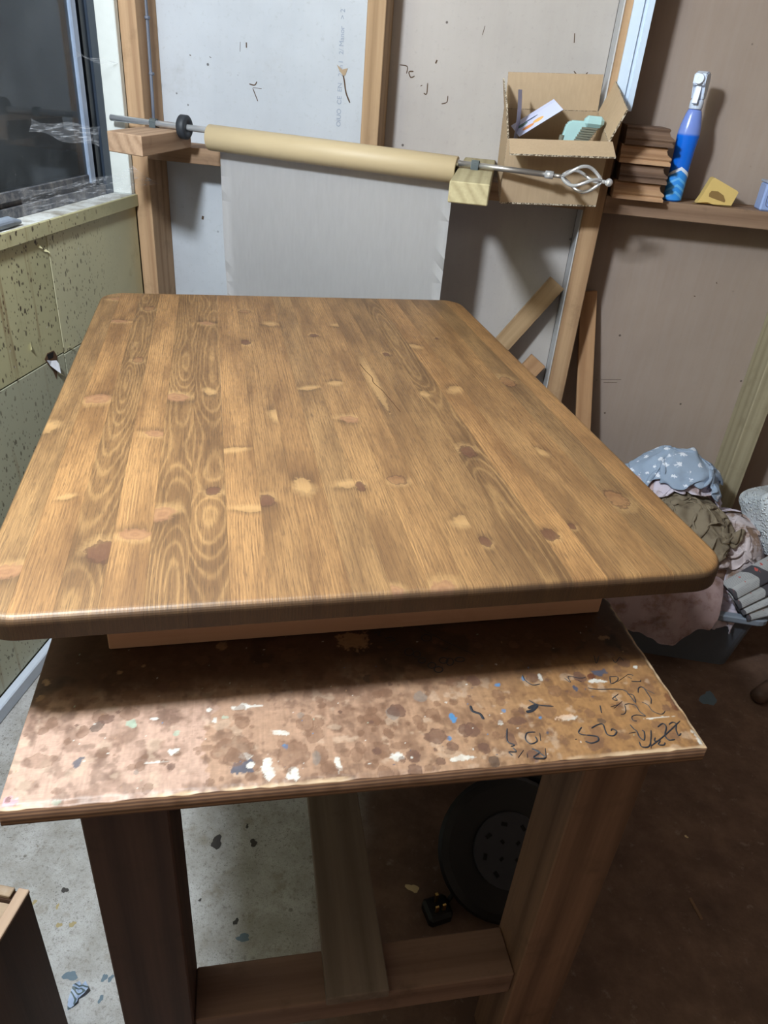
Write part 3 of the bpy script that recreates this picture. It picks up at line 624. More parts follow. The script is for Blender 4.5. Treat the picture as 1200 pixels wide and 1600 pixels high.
for i in range(20):
    s0, s1 = i*SW, (i+1)*SW
    g = .00007
    if i: s0 += g
    if i < 19: s1 -= g
    near_edge = i in (0, 1, 18, 19); K = 16 if near_edge else 4
    bm = bmesh.new(); rings = []
    for ins, z in LAYERS:
        zz = z
        near, far = [], []
        for k in range(K+1):
            f = k/K
            if i == 0: f = f**1.8
            if i == 19: f = 1-(1-f)**1.8
            s, a, b = outline(s0+(s1-s0)*f, ins)
            near.append((s, a, zz)); far.append((s, b, zz))
        rings.append([bm.verts.new(p) for p in near+far[::-1]])
    n = len(rings[0])
    for a, b in zip(rings[:-1], rings[1:]):
        for k in range(n): bm.faces.new((a[k], a[(k+1) % n], b[(k+1) % n], b[k]))
    bm.faces.new(rings[0][::-1]); bm.faces.new(rings[-1])
    bmesh.ops.remove_doubles(bm, verts=bm.verts[:], dist=1e-6)
    obj('stave', bm, stave_mat(i), table)
APR = timber('apron_pine', srgb(196, 142, 106), srgb(214, 166, 130), 0, 18, .6, 3.0, .2, srgb(120, 76, 48))
APR2 = timber('apron_pine_side', srgb(196, 142, 106), srgb(214, 166, 130), 1, 18, .6, 3.0, .2, srgb(120, 76, 48))
for lo, hi, m in (((.112, .094, 0), (.737, .116, TZ-TT-.0005), APR), ((.112, 1.04, 0), (.737, 1.062, TZ-TT-.0005), APR), ((.112, .1165, 0), (.134, 1.0395, TZ-TT-.0005), APR2), ((.715, .1165, 0), (.737, 1.0395, TZ-TT-.0005), APR2)):
    obj('apron', nbox(lo, hi, .0015), m, table, loc=(0, 0, .0006))
# open split in the wood
bm = bmesh.new()
ribbon(bm, smooth_pts([(.508, .695), (.512, .66), (.518, .625), (.516, .60), (.524, .565), (.530, .52), (.536, .47)]), .0014, Matrix.Translation((0, 0, TZ+.0002)))
obj('split', bm, plain('split_dark', srgb(70, 44, 26), .9), table)
# ---------------------------------------------------------------- ceiling lamp (out of view, lights the shed)
lampw = plain('lamp_white', srgb(225, 225, 225), .5)
cl = empty('ceiling_lamp', (LAMP[0], LAMP[1], 2.45)); tag(cl, 'round white ceiling lamp above the pine tabletop', 'lamp')
lathe_bm = lathe(bmesh.new(), [(.07, -.0005), (.07, -.018), (.03, -.03), (.012, -.034), (.012, -.050)], 28); obj('lamp_base', lathe_bm, lampw, cl, smooth=False)

# ---------------------------------------------------------------- timber brackets, rod, paper roll
BRK1 = timber('bracket_pine', srgb(150, 114, 82), srgb(196, 158, 120), 1, 26, .8, 2.0, .5, srgb(96, 78, 62))
BRK2 = timber('bracket_treated', srgb(150, 136, 92), srgb(186, 172, 126), 1, 34, .8, 6.0, .35, srgb(104, 92, 70))
bm = nbox((-.938, 1.79, 1.1865), (-.832, 2.0955, 1.231), .002)
for v in bm.verts:
    if v.co.y < 1.9: v.co.y += (-.832-v.co.x)*.42
tag(obj('timber_bracket', bm, BRK1), 'short pine block by the window carrying the left end of the rod', 'bracket')
bm = nbox((-.100, 1.655, 1.1765), (-.016, 2.226, 1.2185), .002)
tag(obj('timber_bracket', bm, BRK2), 'greenish timber block beside the cardboard box carrying the rod', 'bracket')
CHR = plain('chrome', srgb(232, 234, 238), .2, .65, var=.05)
CHRB = plain('brushed_steel', srgb(186, 182, 178), .32, .8, var=.05)
RA, RB = Vector((-1.035, 2.047, 1.2435)), Vector((.247, 1.882, 1.2235))
RD = (RB-RA).normalized(); RS = RD.cross(Vector((0, 0, 1))).normalized(); RU = RS.cross(RD)
def rp(x): return RA+RD*((x-RA.x)/RD.x)
rod = empty('curtain_rod', rp(-.4)); tag(rod, 'thin chrome curtain rod with twisted cage finial laid across two timber blocks', 'rod')
def rpart(name, bm, m, smooth=True):
    o = obj(name, bm, m, rod, smooth=smooth); o.matrix_parent_inverse = Matrix.Translation(-rod.location); return o
rpart('pole', tube(bmesh.new(), [rp(-1.03), rp(-.10)], .0078, 16), CHR)
rpart('inner_pole', tube(bmesh.new(), [rp(-.101), rp(.118)], .0064, 16), CHRB)
rpart('collar', tube(bmesh.new(), [rp(.105), rp(.124)], .0088, 16), CHR)
rpart('spigot', tube(bmesh.new(), [rp(.124), rp(.148)], .0045, 12), CHRB)
fin = empty('finial', rp(.148)); fin.parent = rod; fin.matrix_parent_inverse = Matrix.Translation(-rod.location)
def fpart(name, bm, m):
    o = obj(name, bm, m, fin, smooth=True); o.matrix_parent_inverse = Matrix.Translation(-fin.location); return o
x0, x1 = .145, .232
for k in range(4):
    pts = []
    for i in range(15):
        t = i/14; r = .0035+.0255*math.sin(math.pi*t)**.9; a = k*math.pi/2+.5+t*1.5
        pts.append(rp(x0+(x1-x0)*t)+RS*(r*math.cos(a))+RU*(r*math.sin(a)))
    fpart('cage_wire', tube(bmesh.new(), pts, .0038, 8), CHR)
fpart('finial_neck', tube(bmesh.new(), [rp(.231), rp(.236), rp(.248)], [.005, .0045, .004], 12), CHR)
bm = bmesh.new(); bmesh.ops.create_uvsphere(bm, u_segments=16, v_segments=10, radius=.0088, matrix=T(*rp(.250))); fpart('finial_ball', bm, CHR)
zinc = plain('zinc_clip', srgb(170, 182, 186), .4, .6)
for x, zb in ((-.905, 1.2312), (-.060, 1.2187)):
    c = rp(x); bm = bmesh.new(); N = 10
    prof = [(-.012, zb-c.z), (-.0095, zb-c.z)]+[(-.0095*math.cos(math.pi*i/N), .0015+.0095*math.sin(math.pi*i/N)) for i in range(N+1)]+[(.0095, zb-c.z), (.012, zb-c.z)]
    g = []
    for s_ in (-.009, .009): g.append([bm.verts.new(c+RD*s_+RS*a+Vector((0, 0, b))) for a, b in prof])
    for i in range(len(prof)-1): bm.faces.new((g[0][i], g[0][i+1], g[1][i+1], g[1][i]))
    bmesh.ops.solidify(bm, geom=bm.faces[:], thickness=.0012)
    rpart('clip', bm, zinc)
bm = bmesh.new(); MR = frame_M(rp(-.818), RS, RU, RD)
lathe(bm, [(.009, -.010), (.025, -.011), (.0285, -.008), (.0285, .008), (.025, .011), (.009, .010)], 28, MR, closed=True)
rpart('rubber_stop', bm, plain('black_rubber', srgb(44, 48, 54), .55, var=.1))
# paper roll
KR = NT('kraft_roll'); v_ = KR.coord()
KR = KR.done(KR.mix(KR.noise(KR.coord((4, 30, 30)), 1, 4), srgb(172, 154, 122), srgb(186, 168, 136)), .5, 0, .35)
KS = NT('kraft_sheet'); v_ = KS.coord()
KS = KS.done(KS.mix(KS.noise(KS.coord((120, 120, 20)), 1, 4), srgb(196, 194, 195), srgb(208, 206, 207)), .7, 0, .2)
roll = empty('paper_roll', rp(-.42)); tag(roll, 'brown kraft paper roll on the rod with a sheet hanging down behind the table', 'paper roll')
def ropart(name, bm, m, smooth=True):
    o = obj(name, bm, m, roll, smooth=smooth); o.matrix_parent_inverse = Matrix.Translation(-roll.location); return o
RR = .0305
bm = bmesh.new(); xl, xr = -.748, -.103
ML = frame_M(rp(xl), RS, RU, RD); Lr = (rp(xr)-rp(xl)).length
drop = Vector((0, 0, -.016))
lathe(bm, [(.0205, 0), (RR-.001, 0), (RR, .001), (RR, Lr-.001), (RR-.001, Lr), (.0205, Lr)], 40, T(*drop) @ ML, closed=True)
o = ropart('roll', bm, KR)
for p in o.data.polygons: p.use_smooth = len(p.vertices) == 4 and abs(p.normal.dot(RD)) < .5
bm = bmesh.new(); lathe(bm, [(.0165, .002), (.0200, .002), (.0200, Lr-.002), (.0165, Lr-.002)], 32, T(*drop) @ ML, closed=True)
ropart('core', bm, plain('core_card', srgb(70, 62, 56), .8))
bm = bmesh.new(); g = []; N, K = 26, 20
for i in range(N+1):
    t = i/N; row = []
    for j in range(K+1):
        u_ = j/K; c = rp(xl+.012+(xr-.010-xl-.012)*u_)+drop
        zz = -.80*t
        back = RR+.0008+.006*t*math.sin(u_*3.0+1)+.012*math.exp(-((t-.55)/.16)**2)*math.cos(u_*2.2-.4)
        row.append(bm.verts.new(c-RS*back*(-1 if RS.y > 0 else 1)+Vector((0, 0, zz))))
    g.append(row)
for i in range(N):
    for j in range(K): bm.faces.new((g[i][j], g[i][j+1], g[i+1][j+1], g[i+1][j]))
bmesh.ops.solidify(bm, geom=bm.faces[:], thickness=.0003)
ropart('hanging_sheet', bm, KS)

# ---------------------------------------------------------------- cardboard box tipped against the rod
CB = NT('cardboard'); v_ = CB.coord()
CBM = CB.done(CB.mix(CB.m('MULTIPLY_ADD', CB.noise(CB.coord((160, 160, 6)), 1, 3), .5, CB.m('MULTIPLY', CB.noise(v_, 18, 5), .5)), srgb(160, 138, 112), srgb(192, 168, 140)), .8, 0, .2)
CE = NT('cardboard_edge'); v_ = CE.coord()
CEM = CE.done(CE.mix(CE.step(CE.noise(CE.coord((260, 260, 260)), 1, 2), .42, .6), srgb(96, 82, 66), srgb(206, 194, 174)), .9)
MB = T(.010, 1.965, 1.1445) @ RZ(math.radians(5)) @ RY(math.radians(-3)) @ RX(math.radians(17))
cbox = empty('cardboard_box'); cbox.matrix_world = MB
tag(cbox, 'open cardboard box with raised flaps tipped forward behind the chrome rod', 'box')
W, D, H, t_ = .236, .195, .152, .004
def cpart(name, lo, hi, M=None):
    bm = nbox(lo, hi, 0, M); o = obj(name, bm, [CBM, CEM], cbox)
    for p in o.data.polygons:
        if p.area < .0016: p.material_index = 1
    return o
cpart('base', (0, 0, 0), (W, D, t_)); cpart('front_panel', (0, 0, t_), (W, t_, H)); cpart('back_panel', (0, D-t_, t_), (W, D, H))
cpart('left_panel', (0, t_, t_), (t_, D-t_, H)); cpart('right_panel', (W-t_, t_, t_), (W, D-t_, H))
cpart('flap', (0.004, -.003, 0), (W+.006, .001, .066), T(0, .002, H) @ RX(math.radians(97)))
cpart('flap', (.002, -.002, 0), (W-.004, .002, .078), T(0, D-.002, H+.0005) @ RX(math.radians(-14)))
cpart('flap', (-.002, .004, 0), (.002, D-.02, .074), T(.002, 0, H+.0005) @ RY(math.radians(-10)))
cpart('flap', (-.002, .002, 0), (.002, D-.01, .074), T(W-.002, 0, H+.0005) @ RY(math.radians(20)))
# glossy leaflet, white card, green tool in the box
LF = NT('leaflet_print'); v_ = LF.coord()
u_ = LF.n('ShaderNodeSeparateXYZ', (v_,)); X_, Y_ = u_.outputs[0], u_.outputs[1]
def spot(nt, cx, cy, rx, ry):
    a = nt.m('DIVIDE', nt.m('SUBTRACT', X_, cx), rx); b = nt.m('DIVIDE', nt.m('SUBTRACT', Y_, cy), ry)
    return nt.step(nt.m('ADD', nt.m('ADD', nt.m('MULTIPLY', a, a), nt.m('MULTIPLY', b, b)), nt.m('MULTIPLY', nt.noise(v_, 60, 2), .6)), 1.4, 1.1)
c = LF.mix(spot(LF, .058, .020, .014, .007), srgb(200, 206, 236), srgb(226, 176, 104))
c = LF.mix(spot(LF, .030, .016, .016, .006), c, srgb(216, 140, 80)); c = LF.mix(spot(LF, .022, .036, .014, .006), c, srgb(90, 120, 112)); c = LF.mix(spot(LF, .044, .040, .020, .003), c, srgb(70, 82, 110))
lines = LF.m('MULTIPLY', LF.step(LF.m('SINE', LF.m('MULTIPLY', Y_, 1500)), .4, .7), LF.step(Y_, .047, .05))
LFM = LF.done(LF.mix(LF.m('MULTIPLY', lines, .4), c, srgb(120, 124, 160)), .3, 0, .5)
lx = Vector((.108, .02, .075)).normalized(); ly0 = Vector((.012, .055, .04)); ly = (ly0-lx*ly0.dot(lx)).normalized(); lz = lx.cross(ly)
tag(obj('leaflet', nbox((0, 0, 0), (.115, .062, .0008)), LFM).__class__ and bpy.data.objects['leaflet'], 'white printed leaflet with orange pictures sticking out of the cardboard box', 'leaflet')
bpy.data.objects['leaflet'].matrix_world = frame_M((.034, 2.002, 1.292), lx, ly, lz)
bm = bmesh.new(); g = []
for i in range(7):
    t = i/6; g.append([bm.verts.new((.020+.004*math.sin(t*3)-.006*t+(.010 if y > 2 else 0), y, 1.272+.118*t)) for y in (1.985, 2.05)])
for i in range(6): bm.faces.new((g[i][0], g[i][1], g[i+1][1], g[i+1][0]))
bmesh.ops.solidify(bm, geom=bm.faces[:], thickness=.0006)
tag(obj('white_card', bm, plain('card_white', srgb(206, 208, 232), .5, var=.05)), 'thin white card standing on edge inside the cardboard box by its left flap', 'card')
MINT = plain('mint_plastic', srgb(158, 192, 194), .4, var=.06); MINTD = plain('grey_rubber', srgb(104, 104, 92), .6)
tool = empty('green_tool', (.17, 2.015, 1.30)); tag(tool, 'pale green plastic hand tool with ribbed grip lying in the cardboard box', 'tool')
def tpart(name, bm, m, smooth=False):
    o = obj(name, bm, m, tool, smooth=smooth); o.matrix_parent_inverse = Matrix.Translation(-tool.location); return o
tpart('head', box(bmesh.new(), (.180, 1.992, 1.326), (.226, 2.032, 1.350), .008), MINT)
bm = bmesh.new(); prism(bm, [(.126, 1.262), (.140, 1.330), (.150, 1.337), (.184, 1.338), (.190, 1.325), (.182, 1.312), (.172, 1.296), (.168, 1.262)], 1.998, 2.030, frame_M((0, 0, 0), (1, 0, 0), (0, 0, 1), (0, 1, 0)))
bmesh.ops.bevel(bm, geom=bm.edges[:], offset=.003, segments=2, affect='EDGES'); tpart('body', bm, MINT)
for i in range(6): tpart('rib', nbox((.176-i*.0025, 1.996, 1.3210-i*.0052), (.214-i*.003, 2.026, 1.3257-i*.0052), .0012), MINTD)
tpart('shaft', tube(bmesh.new(), [(.131, 2.0, 1.27), (.134, 2.0, 1.305)], .006, 10), MINTD, True)

# ---------------------------------------------------------------- things on the right-hand nogging
MLD = [timber('moulding_dark', srgb(92, 68, 54), srgb(136, 104, 80), 0, 20, .5, 1.0, .3), timber('moulding_amber', srgb(156, 112, 74), srgb(200, 154, 106), 0, 20, .45, 3.0, .25)]
prof = [(0, 0), (0, .006), (.004, .010), (.001, .014), (.001, .018), (.010, .024), (.014, .032), (.012, .037), (.014, .039), (.016, .0405)]
lab = ['amber moulding offcut at the bottom of the stack beside the blue bottle', 'dark brown moulding offcut, second from the bottom of the stack', 'amber moulding offcut, third from the bottom of the stack', 'dark brown moulding offcut on top of the stack beside the bottle']
for i in range(4):
    xl_ = .286+(.004, .010, .002, .006)[i]; xr_ = (.4165, .4145, .4125, .4085)[i]; z0 = 1.1724+i*.0411
    bm = bmesh.new(); rows = []
    pr_ = [(p, z) for p, z in prof]
    for x, inv in ((xl_, 1), (xr_-.014, 1)):
        pass
    # profile runs round the front and returns on the right-hand end
    front = [(2.064+p, z0+z) for p, z in pr_]
    a = [bm.verts.new((xl_, y, z)) for y, z in front]; b = [bm.verts.new((xr_-(y-2.064), y, z)) for y, z in front]; c_ = [bm.verts.new((xr_-(y-2.064), 2.19, z)) for y, z in front]; d_ = [bm.verts.new((xl_, 2.19, z)) for y, z in front]
    for k in range(len(front)-1):
        for p, q in ((a, b), (b, c_), (c_, d_), (d_, a)): bm.faces.new((p[k], q[k], q[k+1], p[k+1]))
    bm.faces.new((a[0], b[0], c_[0], d_[0])); bm.faces.new((d_[-1], c_[-1], b[-1], a[-1]))
    tag(obj('wood_moulding', bm, MLD[1-i % 2]), lab[i], 'moulding', 'moulding offcuts stacked on the ledge')
# spray bottle
bot = empty('spray_bottle', (.4500, 2.132, 1.1722)); tag(bot, 'blue trigger spray bottle standing on the wall ledge', 'bottle')
s = NT('bottle_plastic'); v_ = s.coord(); z_ = s.n('ShaderNodeSeparateXYZ', (v_,)).outputs[2]
col_ = s.mix(s.step(z_, .150, .158), srgb(20, 116, 240), srgb(134, 160, 238)); col_ = s.mix(s.step(z_, .10, .03), col_, srgb(40, 120, 220))
s.set(s.b.inputs['Transmission Weight'], .25); BOTM = s.done(col_, .2, 0, .5)
MS = Matrix.Diagonal((1.0, .8, 1, 1))
bm = lathe(bmesh.new(), [(.016, 0), (.0215, .001), (.0225, .006), (.0232, .06), (.0250, .120), (.0270, .150), (.0268, .158), (.0245, .175), (.0195, .197), (.0165, .206), (.0140, .209)], 32, MS)
obj('bottle_body', bm, BOTM, bot, smooth=True)
WBL = plain('cap_white', srgb(206, 218, 240), .35, var=.05); NOZ = plain('nozzle_clear', srgb(214, 224, 242), .25, var=.05)
obj('collar', lathe(bmesh.new(), [(.0150, .2092), (.0160, .211), (.0160, .226), (.0140, .230)], 24), WBL, bot, smooth=True)
bm = bmesh.new()
prism(bm, [(.014, .229), (-.010, .229), (-.013, .245), (-.018, .258), (-.032, .260), (-.034, .283), (-.012, .289), (.010, .287), (.018, .270), (.017, .250)], -.0145, .0145, RZ(math.radians(-24)) @ frame_M((0, 0, 0), (0, 1, 0), (0, 0, 1), (1, 0, 0)))
bmesh.ops.bevel(bm, geom=bm.edges[:], offset=.0025, segments=2, affect='EDGES')
obj('trigger_head', bm, WBL, bot)
bm = bmesh.new()
prism(bm, [(-.017, .260), (-.022, .258), (-.023, .240), (-.028, .222), (-.025, .220), (-.018, .240)], -.006, .006, RZ(math.radians(-24)) @ frame_M((0, 0, 0), (0, 1, 0), (0, 0, 1), (1, 0, 0)))
obj('trigger', bm, NOZ, bot)
bm = lathe(bmesh.new(), [(.0035, 0), (.0035, .001), (.0105, .001), (.0115, -.008), (.0115, -.014)], 20, RZ(math.radians(-24)) @ T(0, -.040, .2725) @ RX(math.radians(90)))
obj('nozzle', bm, NOZ, bot, smooth=False)
def label_shell(z0, ztip, zside, r_extra, m, name, band=None):
    bm = bmesh.new(); N, K = 26, 6; g = []
    for i in range(N+1):
        a = math.radians(-172+164*i/N); t = abs(i/N-.5)*2
        top = ztip+(zside-ztip)*t; bot0 = z0 if band is None else top-band
        col = []
        for j in range(K+1):
            z = bot0+(top-bot0)*j/K; r = .0226+(.0250-.0226)*min(1, z/.12)+r_extra
            col.append(bm.verts.new((r*math.cos(a), .8*r*math.sin(a), z)))
        g.append(col)
    for i in range(N):
        for j in range(K): bm.faces.new((g[i][j], g[i+1][j], g[i+1][j+1], g[i][j+1]))
    obj(name, bm, m, bot, smooth=True)
label_shell(.004, .078, .058, .0008, plain('label_blue', srgb(52, 140, 226), .4, var=.05), 'label')
label_shell(0, .082, .062, .0012, plain('label_white', srgb(214, 226, 246), .4, var=.03), 'label_chevron', .008)
for z in (.058, .042, .026): label_shell(0, z, z-.02, .0011, plain('label_pale', srgb(98, 176, 238), .4, var=.03), 'label_chevron', .006)
# folded yellow card
YC = plain('card_manila', srgb(206, 178, 112), .75, var=.06)
bm = bmesh.new(); PY = [(.512, .002), (.520, .020), (.534, .062), (.540, .064), (.601, .040), (.606, .036), (.598, .004)]
prism(bm, PY, 0, .030, frame_M((0, 2.152, 1.172), (1, 0, 0), (0, 0, 1), (0, -1, 0)))
yc = obj('card_packet', bm, YC); tag(yc, 'small folded manila card packet lying on the wall ledge', 'card')
bm = bmesh.new(); prism(bm, [(.536, .028), (.540, .034), (.556, .034), (.572, .026), (.580, .014), (.579, .010), (.552, .016), (.537, .020)], .0301, .0306, frame_M((0, 2.152, 1.172), (1, 0, 0), (0, 0, 1), (0, -1, 0)))
obj('thumb_hole', bm, plain('card_inside', srgb(132, 104, 62), .8), yc)
bm = bmesh.new(); g = [[bm.verts.new((.500+.10*i/8, y, 1.1733+.006*math.sin(i/8*math.pi)*(1 if i < 4 else .3))) for y in (2.112, 2.121)] for i in range(9)]
for i in range(8): bm.faces.new((g[i][0], g[i][1], g[i+1][1], g[i+1][0]))
bmesh.ops.solidify(bm, geom=bm.faces[:], thickness=.0006); obj('loose_flap', bm, YC, yc)
# printed tin at the right edge
tin = obj('printed_tin', nbox((.664, 2.108, 1.1722), (.742, 2.160, 1.236), .004), plain('tin_blue', srgb(150, 172, 222), .4, .1, var=.1)); tag(tin, 'pale blue tin with an ornate dark border standing on the ledge', 'tin')
ink = plain('tin_ink', srgb(74, 84, 128), .5)
MT = frame_M((.664, 2.1076, 1.1722), (1, 0, 0), (0, 0, 1), (0, -1, 0)); bm = bmesh.new()
for pts in ([(.018, .056), (.012, .046), (.010, .03), (.012, .016), (.018, .011), (.04, .010)], [(.018, .056), (.03, .060), (.05, .060)], [(.015, .042), (.015, .022), (.02, .016)], [(.02, .034), (.02, .043), (.023, .043), (.025, .04), (.025, .034)], [(.03, .034), (.03, .043), (.035, .043), (.035, .034)]): ribbon(bm, smooth_pts(pts), .0016, MT)
obj('tin_print', bm, ink, tin)
obj('tin_lid', nbox((.663, 2.107, 1.2365), (.743, 2.161, 1.242), .001), plain('tin_lid', srgb(176, 190, 214), .35, .3), tin)

# ---------------------------------------------------------------- white trim strip on the corner stud, cable, tube on the sill
bm = bmesh.new()
prism(bm, [(.247, 2.0995), (.247, 2.088), (.270, 2.086), (.272, 2.092), (.279, 2.092), (.281, 2.086), (.2935, 2.086), (.2935, 2.0995)], 1.365, 2.449)
tag(obj('white_trim', bm, plain('white_pvc', srgb(196, 212, 232), .35, var=.04)), 'white grooved plastic trim strip fixed upright to the stud above the box', 'trim')
CAB = plain('cable_grey', srgb(104, 110, 124), .5)
cab = empty('power_cable', (-.956, 2.15, 1.30)); tag(cab, 'thin grey cable clipped down the side of the window stud', 'cable')
def capart(name, bm, m):
    o = obj(name, bm, m, cab, smooth=True); o.matrix_parent_inverse = Matrix.Translation((.956, -2.15, -1.30)); return o
capart('sheath', tube(bmesh.new(), [(-.957, 2.155, 2.44), (-.957, 2.155, 1.8), (-.957, 2.155, 1.45), (-.957, 2.15, 1.3), (-.957, 2.145, 1.19)], .0042, 10), CAB)
for z in (1.47, 1.345): capart('cable_clip', nbox((-.9618, 2.147, z), (-.951, 2.163, z+.008), .002), CAB)
tb = empty('sealant_tube', (-1.0, 1.45, 1.0545)); tag(tb, 'grey tapered tube lying on the dusty window sill', 'tube')
for nm, p0, p1, r0, r1 in (('tube_body', 1.38, 1.515, .0115, .0115), ('tube_tip', 1.5152, 1.548, .0105, .0045)):
    o = obj(nm, tube(bmesh.new(), [(-1.018, p0, 1.066), (-1.018+(.004 if nm == 'tube_tip' else 0), p1, 1.066-(.004 if nm == 'tube_tip' else 0))], [r0, r1], 16), plain('tube_grey', srgb(128, 138, 152), .5), tb, smooth=False)
    o.matrix_parent_inverse = Matrix.Translation((1.0, -1.45, -1.0545))

# ---------------------------------------------------------------- offcuts leaning on the back wall
def plank(name, p0, p1, w, th, m, label, face=(0, -1, 0)):
    """board from p0 (foot) to p1 (top), centre line, width w, thickness th"""
    p0, p1 = Vector(p0), Vector(p1); d = (p1-p0); L = d.length; d.normalize()
    n = Vector(face); n = (n-d*n.dot(d)).normalized(); s_ = d.cross(n)
    o = obj(name, nbox((0, -w/2, -th/2), (L, w/2, th/2), .001), m); o.matrix_world = frame_M(p0, d, s_, n)
    return tag(o, label, 'offcut')
OAK = timber('offcut_oak', srgb(150, 116, 72), srgb(188, 152, 104), 0, 26, .7, 3.0, .3, srgb(100, 74, 46))
OAK2 = timber('offcut_pine', srgb(160, 112, 64), srgb(190, 142, 90), 0, 24, .65, 8.0, .2, srgb(110, 76, 44))
plank('board_offcut', (-.40, 2.045, .03), (.208, 2.190, .922), .052, .020, OAK, 'oak board offcut leaning diagonally against the wall behind the table')
plank('board_offcut', (-.27, 2.055, .03), (.197, 2.185, .690), .056, .020, OAK2, 'short board end just showing above the table edge beside the stud')
plank('board_offcut', (.445, 2.074, .012), (.3025, 2.205, .905), .046, .026, OAK2, 'narrow pine board leaning upright on the wall right of the stud')
# ---------------------------------------------------------------- grey bin heaped with rags
def cloth_mat(name, base, alt, stain, amount=.6, pat=None):
    s = NT(name); v = s.coord()
    c = s.mix(s.noise(v, 14, 5), base, alt)
    if pat:
        w = s.n('ShaderNodeMapping', {0: v, 2: (0, .4, .8), 3: (30, 30, 52)}).outputs[0]
        vv = s.m('ADD', s.vor(w, 1.0), s.m('MULTIPLY', s.noise(v, 170, 2), .75))
        c = s.mix(s.step(vv, .66, .58), c, pat)
    st = s.step(s.noise(s.coord(off=(3, 1, 2)), 19, 5, .65), .46, .66)
    c = s.mix(s.m('MULTIPLY', st, amount), c, stain)
    wv = s.noise(v, 700, 2); s.bump(wv, .2, .0005)
    return s.done(c, .9, 0, .1)
def crumple(name, c, r, rotz, tilt, m, label, seed, fold=.35, freq=3.2, stretch=(1, 1, 1), cat='rag', group='rags heaped in the grey bin'):
    bm = bmesh.new(); bmesh.ops.create_icosphere(bm, subdivisions=5, radius=1.0)
    off = Vector((seed*3.7, seed*1.9, seed*5.3))
    for v in bm.verts:
        p = v.co.copy(); q = Vector((p.x*stretch[0], p.y*stretch[1], p.z*stretch[2]))*freq*.5+off
        w = Vector((mnoise.noise(q*.8+Vector((5, 0, 0))), mnoise.noise(q*.8+Vector((0, 9, 0))), mnoise.noise(q*.8+Vector((0, 0, 13)))))*.9
        k = 1+fold*.5*mnoise.noise(q+w)
        sq = max(abs(p.x), abs(p.y), abs(p.z)); p = p*(1+.18*(1-sq))*k
        v.co = Vector((p.x*r[0], p.y*r[1], p.z*r[2]))
    o = obj(name, bm, m, smooth=True)
    o.matrix_world = T(*c) @ RZ(math.radians(rotz)) @ RX(math.radians(tilt))
    return tag(o, label, cat, group)
BINM = plain('bin_grey', srgb(92, 98, 108), .45, var=.08)
bn = empty('storage_bin', (.665, 1.86, 0)); tag(bn, 'grey plastic storage bin overflowing with rags against the wall', 'bin')
def bpart(name, bm, m, smooth=False):
    o = obj(name, bm, m, bn, smooth=smooth); o.matrix_parent_inverse = Matrix.Translation((-.665, -1.86, 0)); return o
def ringpoly(x0, x1, y0, y1, z, r=.03, n=4):
    out = []
    for cx, cy, a0 in ((x1-r, y1-r, 0), (x0+r, y1-r, 90), (x0+r, y0+r, 180), (x1-r, y0+r, 270)):
        for k in range(n+1):
            a = math.radians(a0+90*k/n); out.append((cx+r*math.cos(a), cy+r*math.sin(a), z))
    return out
bm = bmesh.new(); rings = []
for x0, x1, y0, y1, z in ((.482, .862, 1.735, 1.985, .0), (.462, .880, 1.700, 2.005, .205), (.465, .877, 1.703, 2.002, .205), (.485, .859, 1.738, 1.982, .004)):
    rings.append([bm.verts.new(p) for p in ringpoly(x0, x1, y0, y1, z)])
n = len(rings[0])
for a, b in zip(rings[:-1], rings[1:]):
    for k in range(n): bm.faces.new((a[k], a[(k+1) % n], b[(k+1) % n], b[k]))
bm.faces.new(rings[0][::-1]); bm.faces.new(rings[-1])
bpart('tub', bm, BINM)
bm = bmesh.new(); rings = []
for e, z in ((0, .192), (.014, .192), (.016, .196), (.016, .209), (.012, .212), (-.004, .212), (-.006, .2055)):
    rings.append([bm.verts.new(p) for p in ringpoly(.4605-e, .8815+e, 1.6985-e, 2.0065+e, z)])
for a, b in zip(rings[:-1], rings[1:]):
    for k in range(n): bm.faces.new((a[k], a[(k+1) % n], b[(k+1) % n], b[k]))
bpart('rim', bm, plain('bin_rim', srgb(128, 138, 152), .4, var=.06))
bm = bmesh.new()
for lo, hi in (((.63, 1.688, .105), (.675, 1.700, .112)), ((.63, 1.688, .135), (.675, 1.700, .142)), ((.63, 1.688, .112), (.637, 1.700, .135)), ((.668, 1.688, .112), (.675, 1.700, .135))): box(bm, lo, hi)
bpart('latch', bm, plain('latch_beige', srgb(150, 132, 118), .6))
LIL = cloth_mat('rag_lilac', srgb(196, 188, 206), srgb(210, 202, 212), srgb(132, 96, 66), .6)
PNK = cloth_mat('rag_pink', srgb(202, 178, 176), srgb(190, 164, 166), srgb(140, 96, 64), .6)
BLU = cloth_mat('rag_blue', srgb(142, 160, 184), srgb(156, 172, 194), srgb(128, 138, 154), .3, srgb(222, 228, 240))
OLV = cloth_mat('rag_olive', srgb(118, 108, 92), srgb(140, 128, 110), srgb(70, 56, 46), .6)
BRN = cloth_mat('rag_brown', srgb(124, 98, 86), srgb(150, 124, 112), srgb(66, 46, 38), .7)
TAN = cloth_mat('rag_tan', srgb(186, 172, 168), srgb(204, 196, 206), srgb(118, 88, 60), .85)
FILL = [((.645, 1.850, .225), (.170, .135, .190)), ((.605, 1.960, .375), (.160, .085, .140)), ((.795, 1.870, .235), (.105, .120, .150))]
crumple('rag', *FILL[0], 0, 0, BRN, 'brown rag filling the bottom of the grey bin', 1, .15, 3.0)
crumple('rag', *FILL[1], 0, 0, PNK, 'dirty pink rag wadded under the blue patterned cloth', 2, .15, 3.0)
crumple('rag', *FILL[2], 0, 0, TAN, 'stained pale rag wadded under the bubble wrap', 9, .15, 3.0)
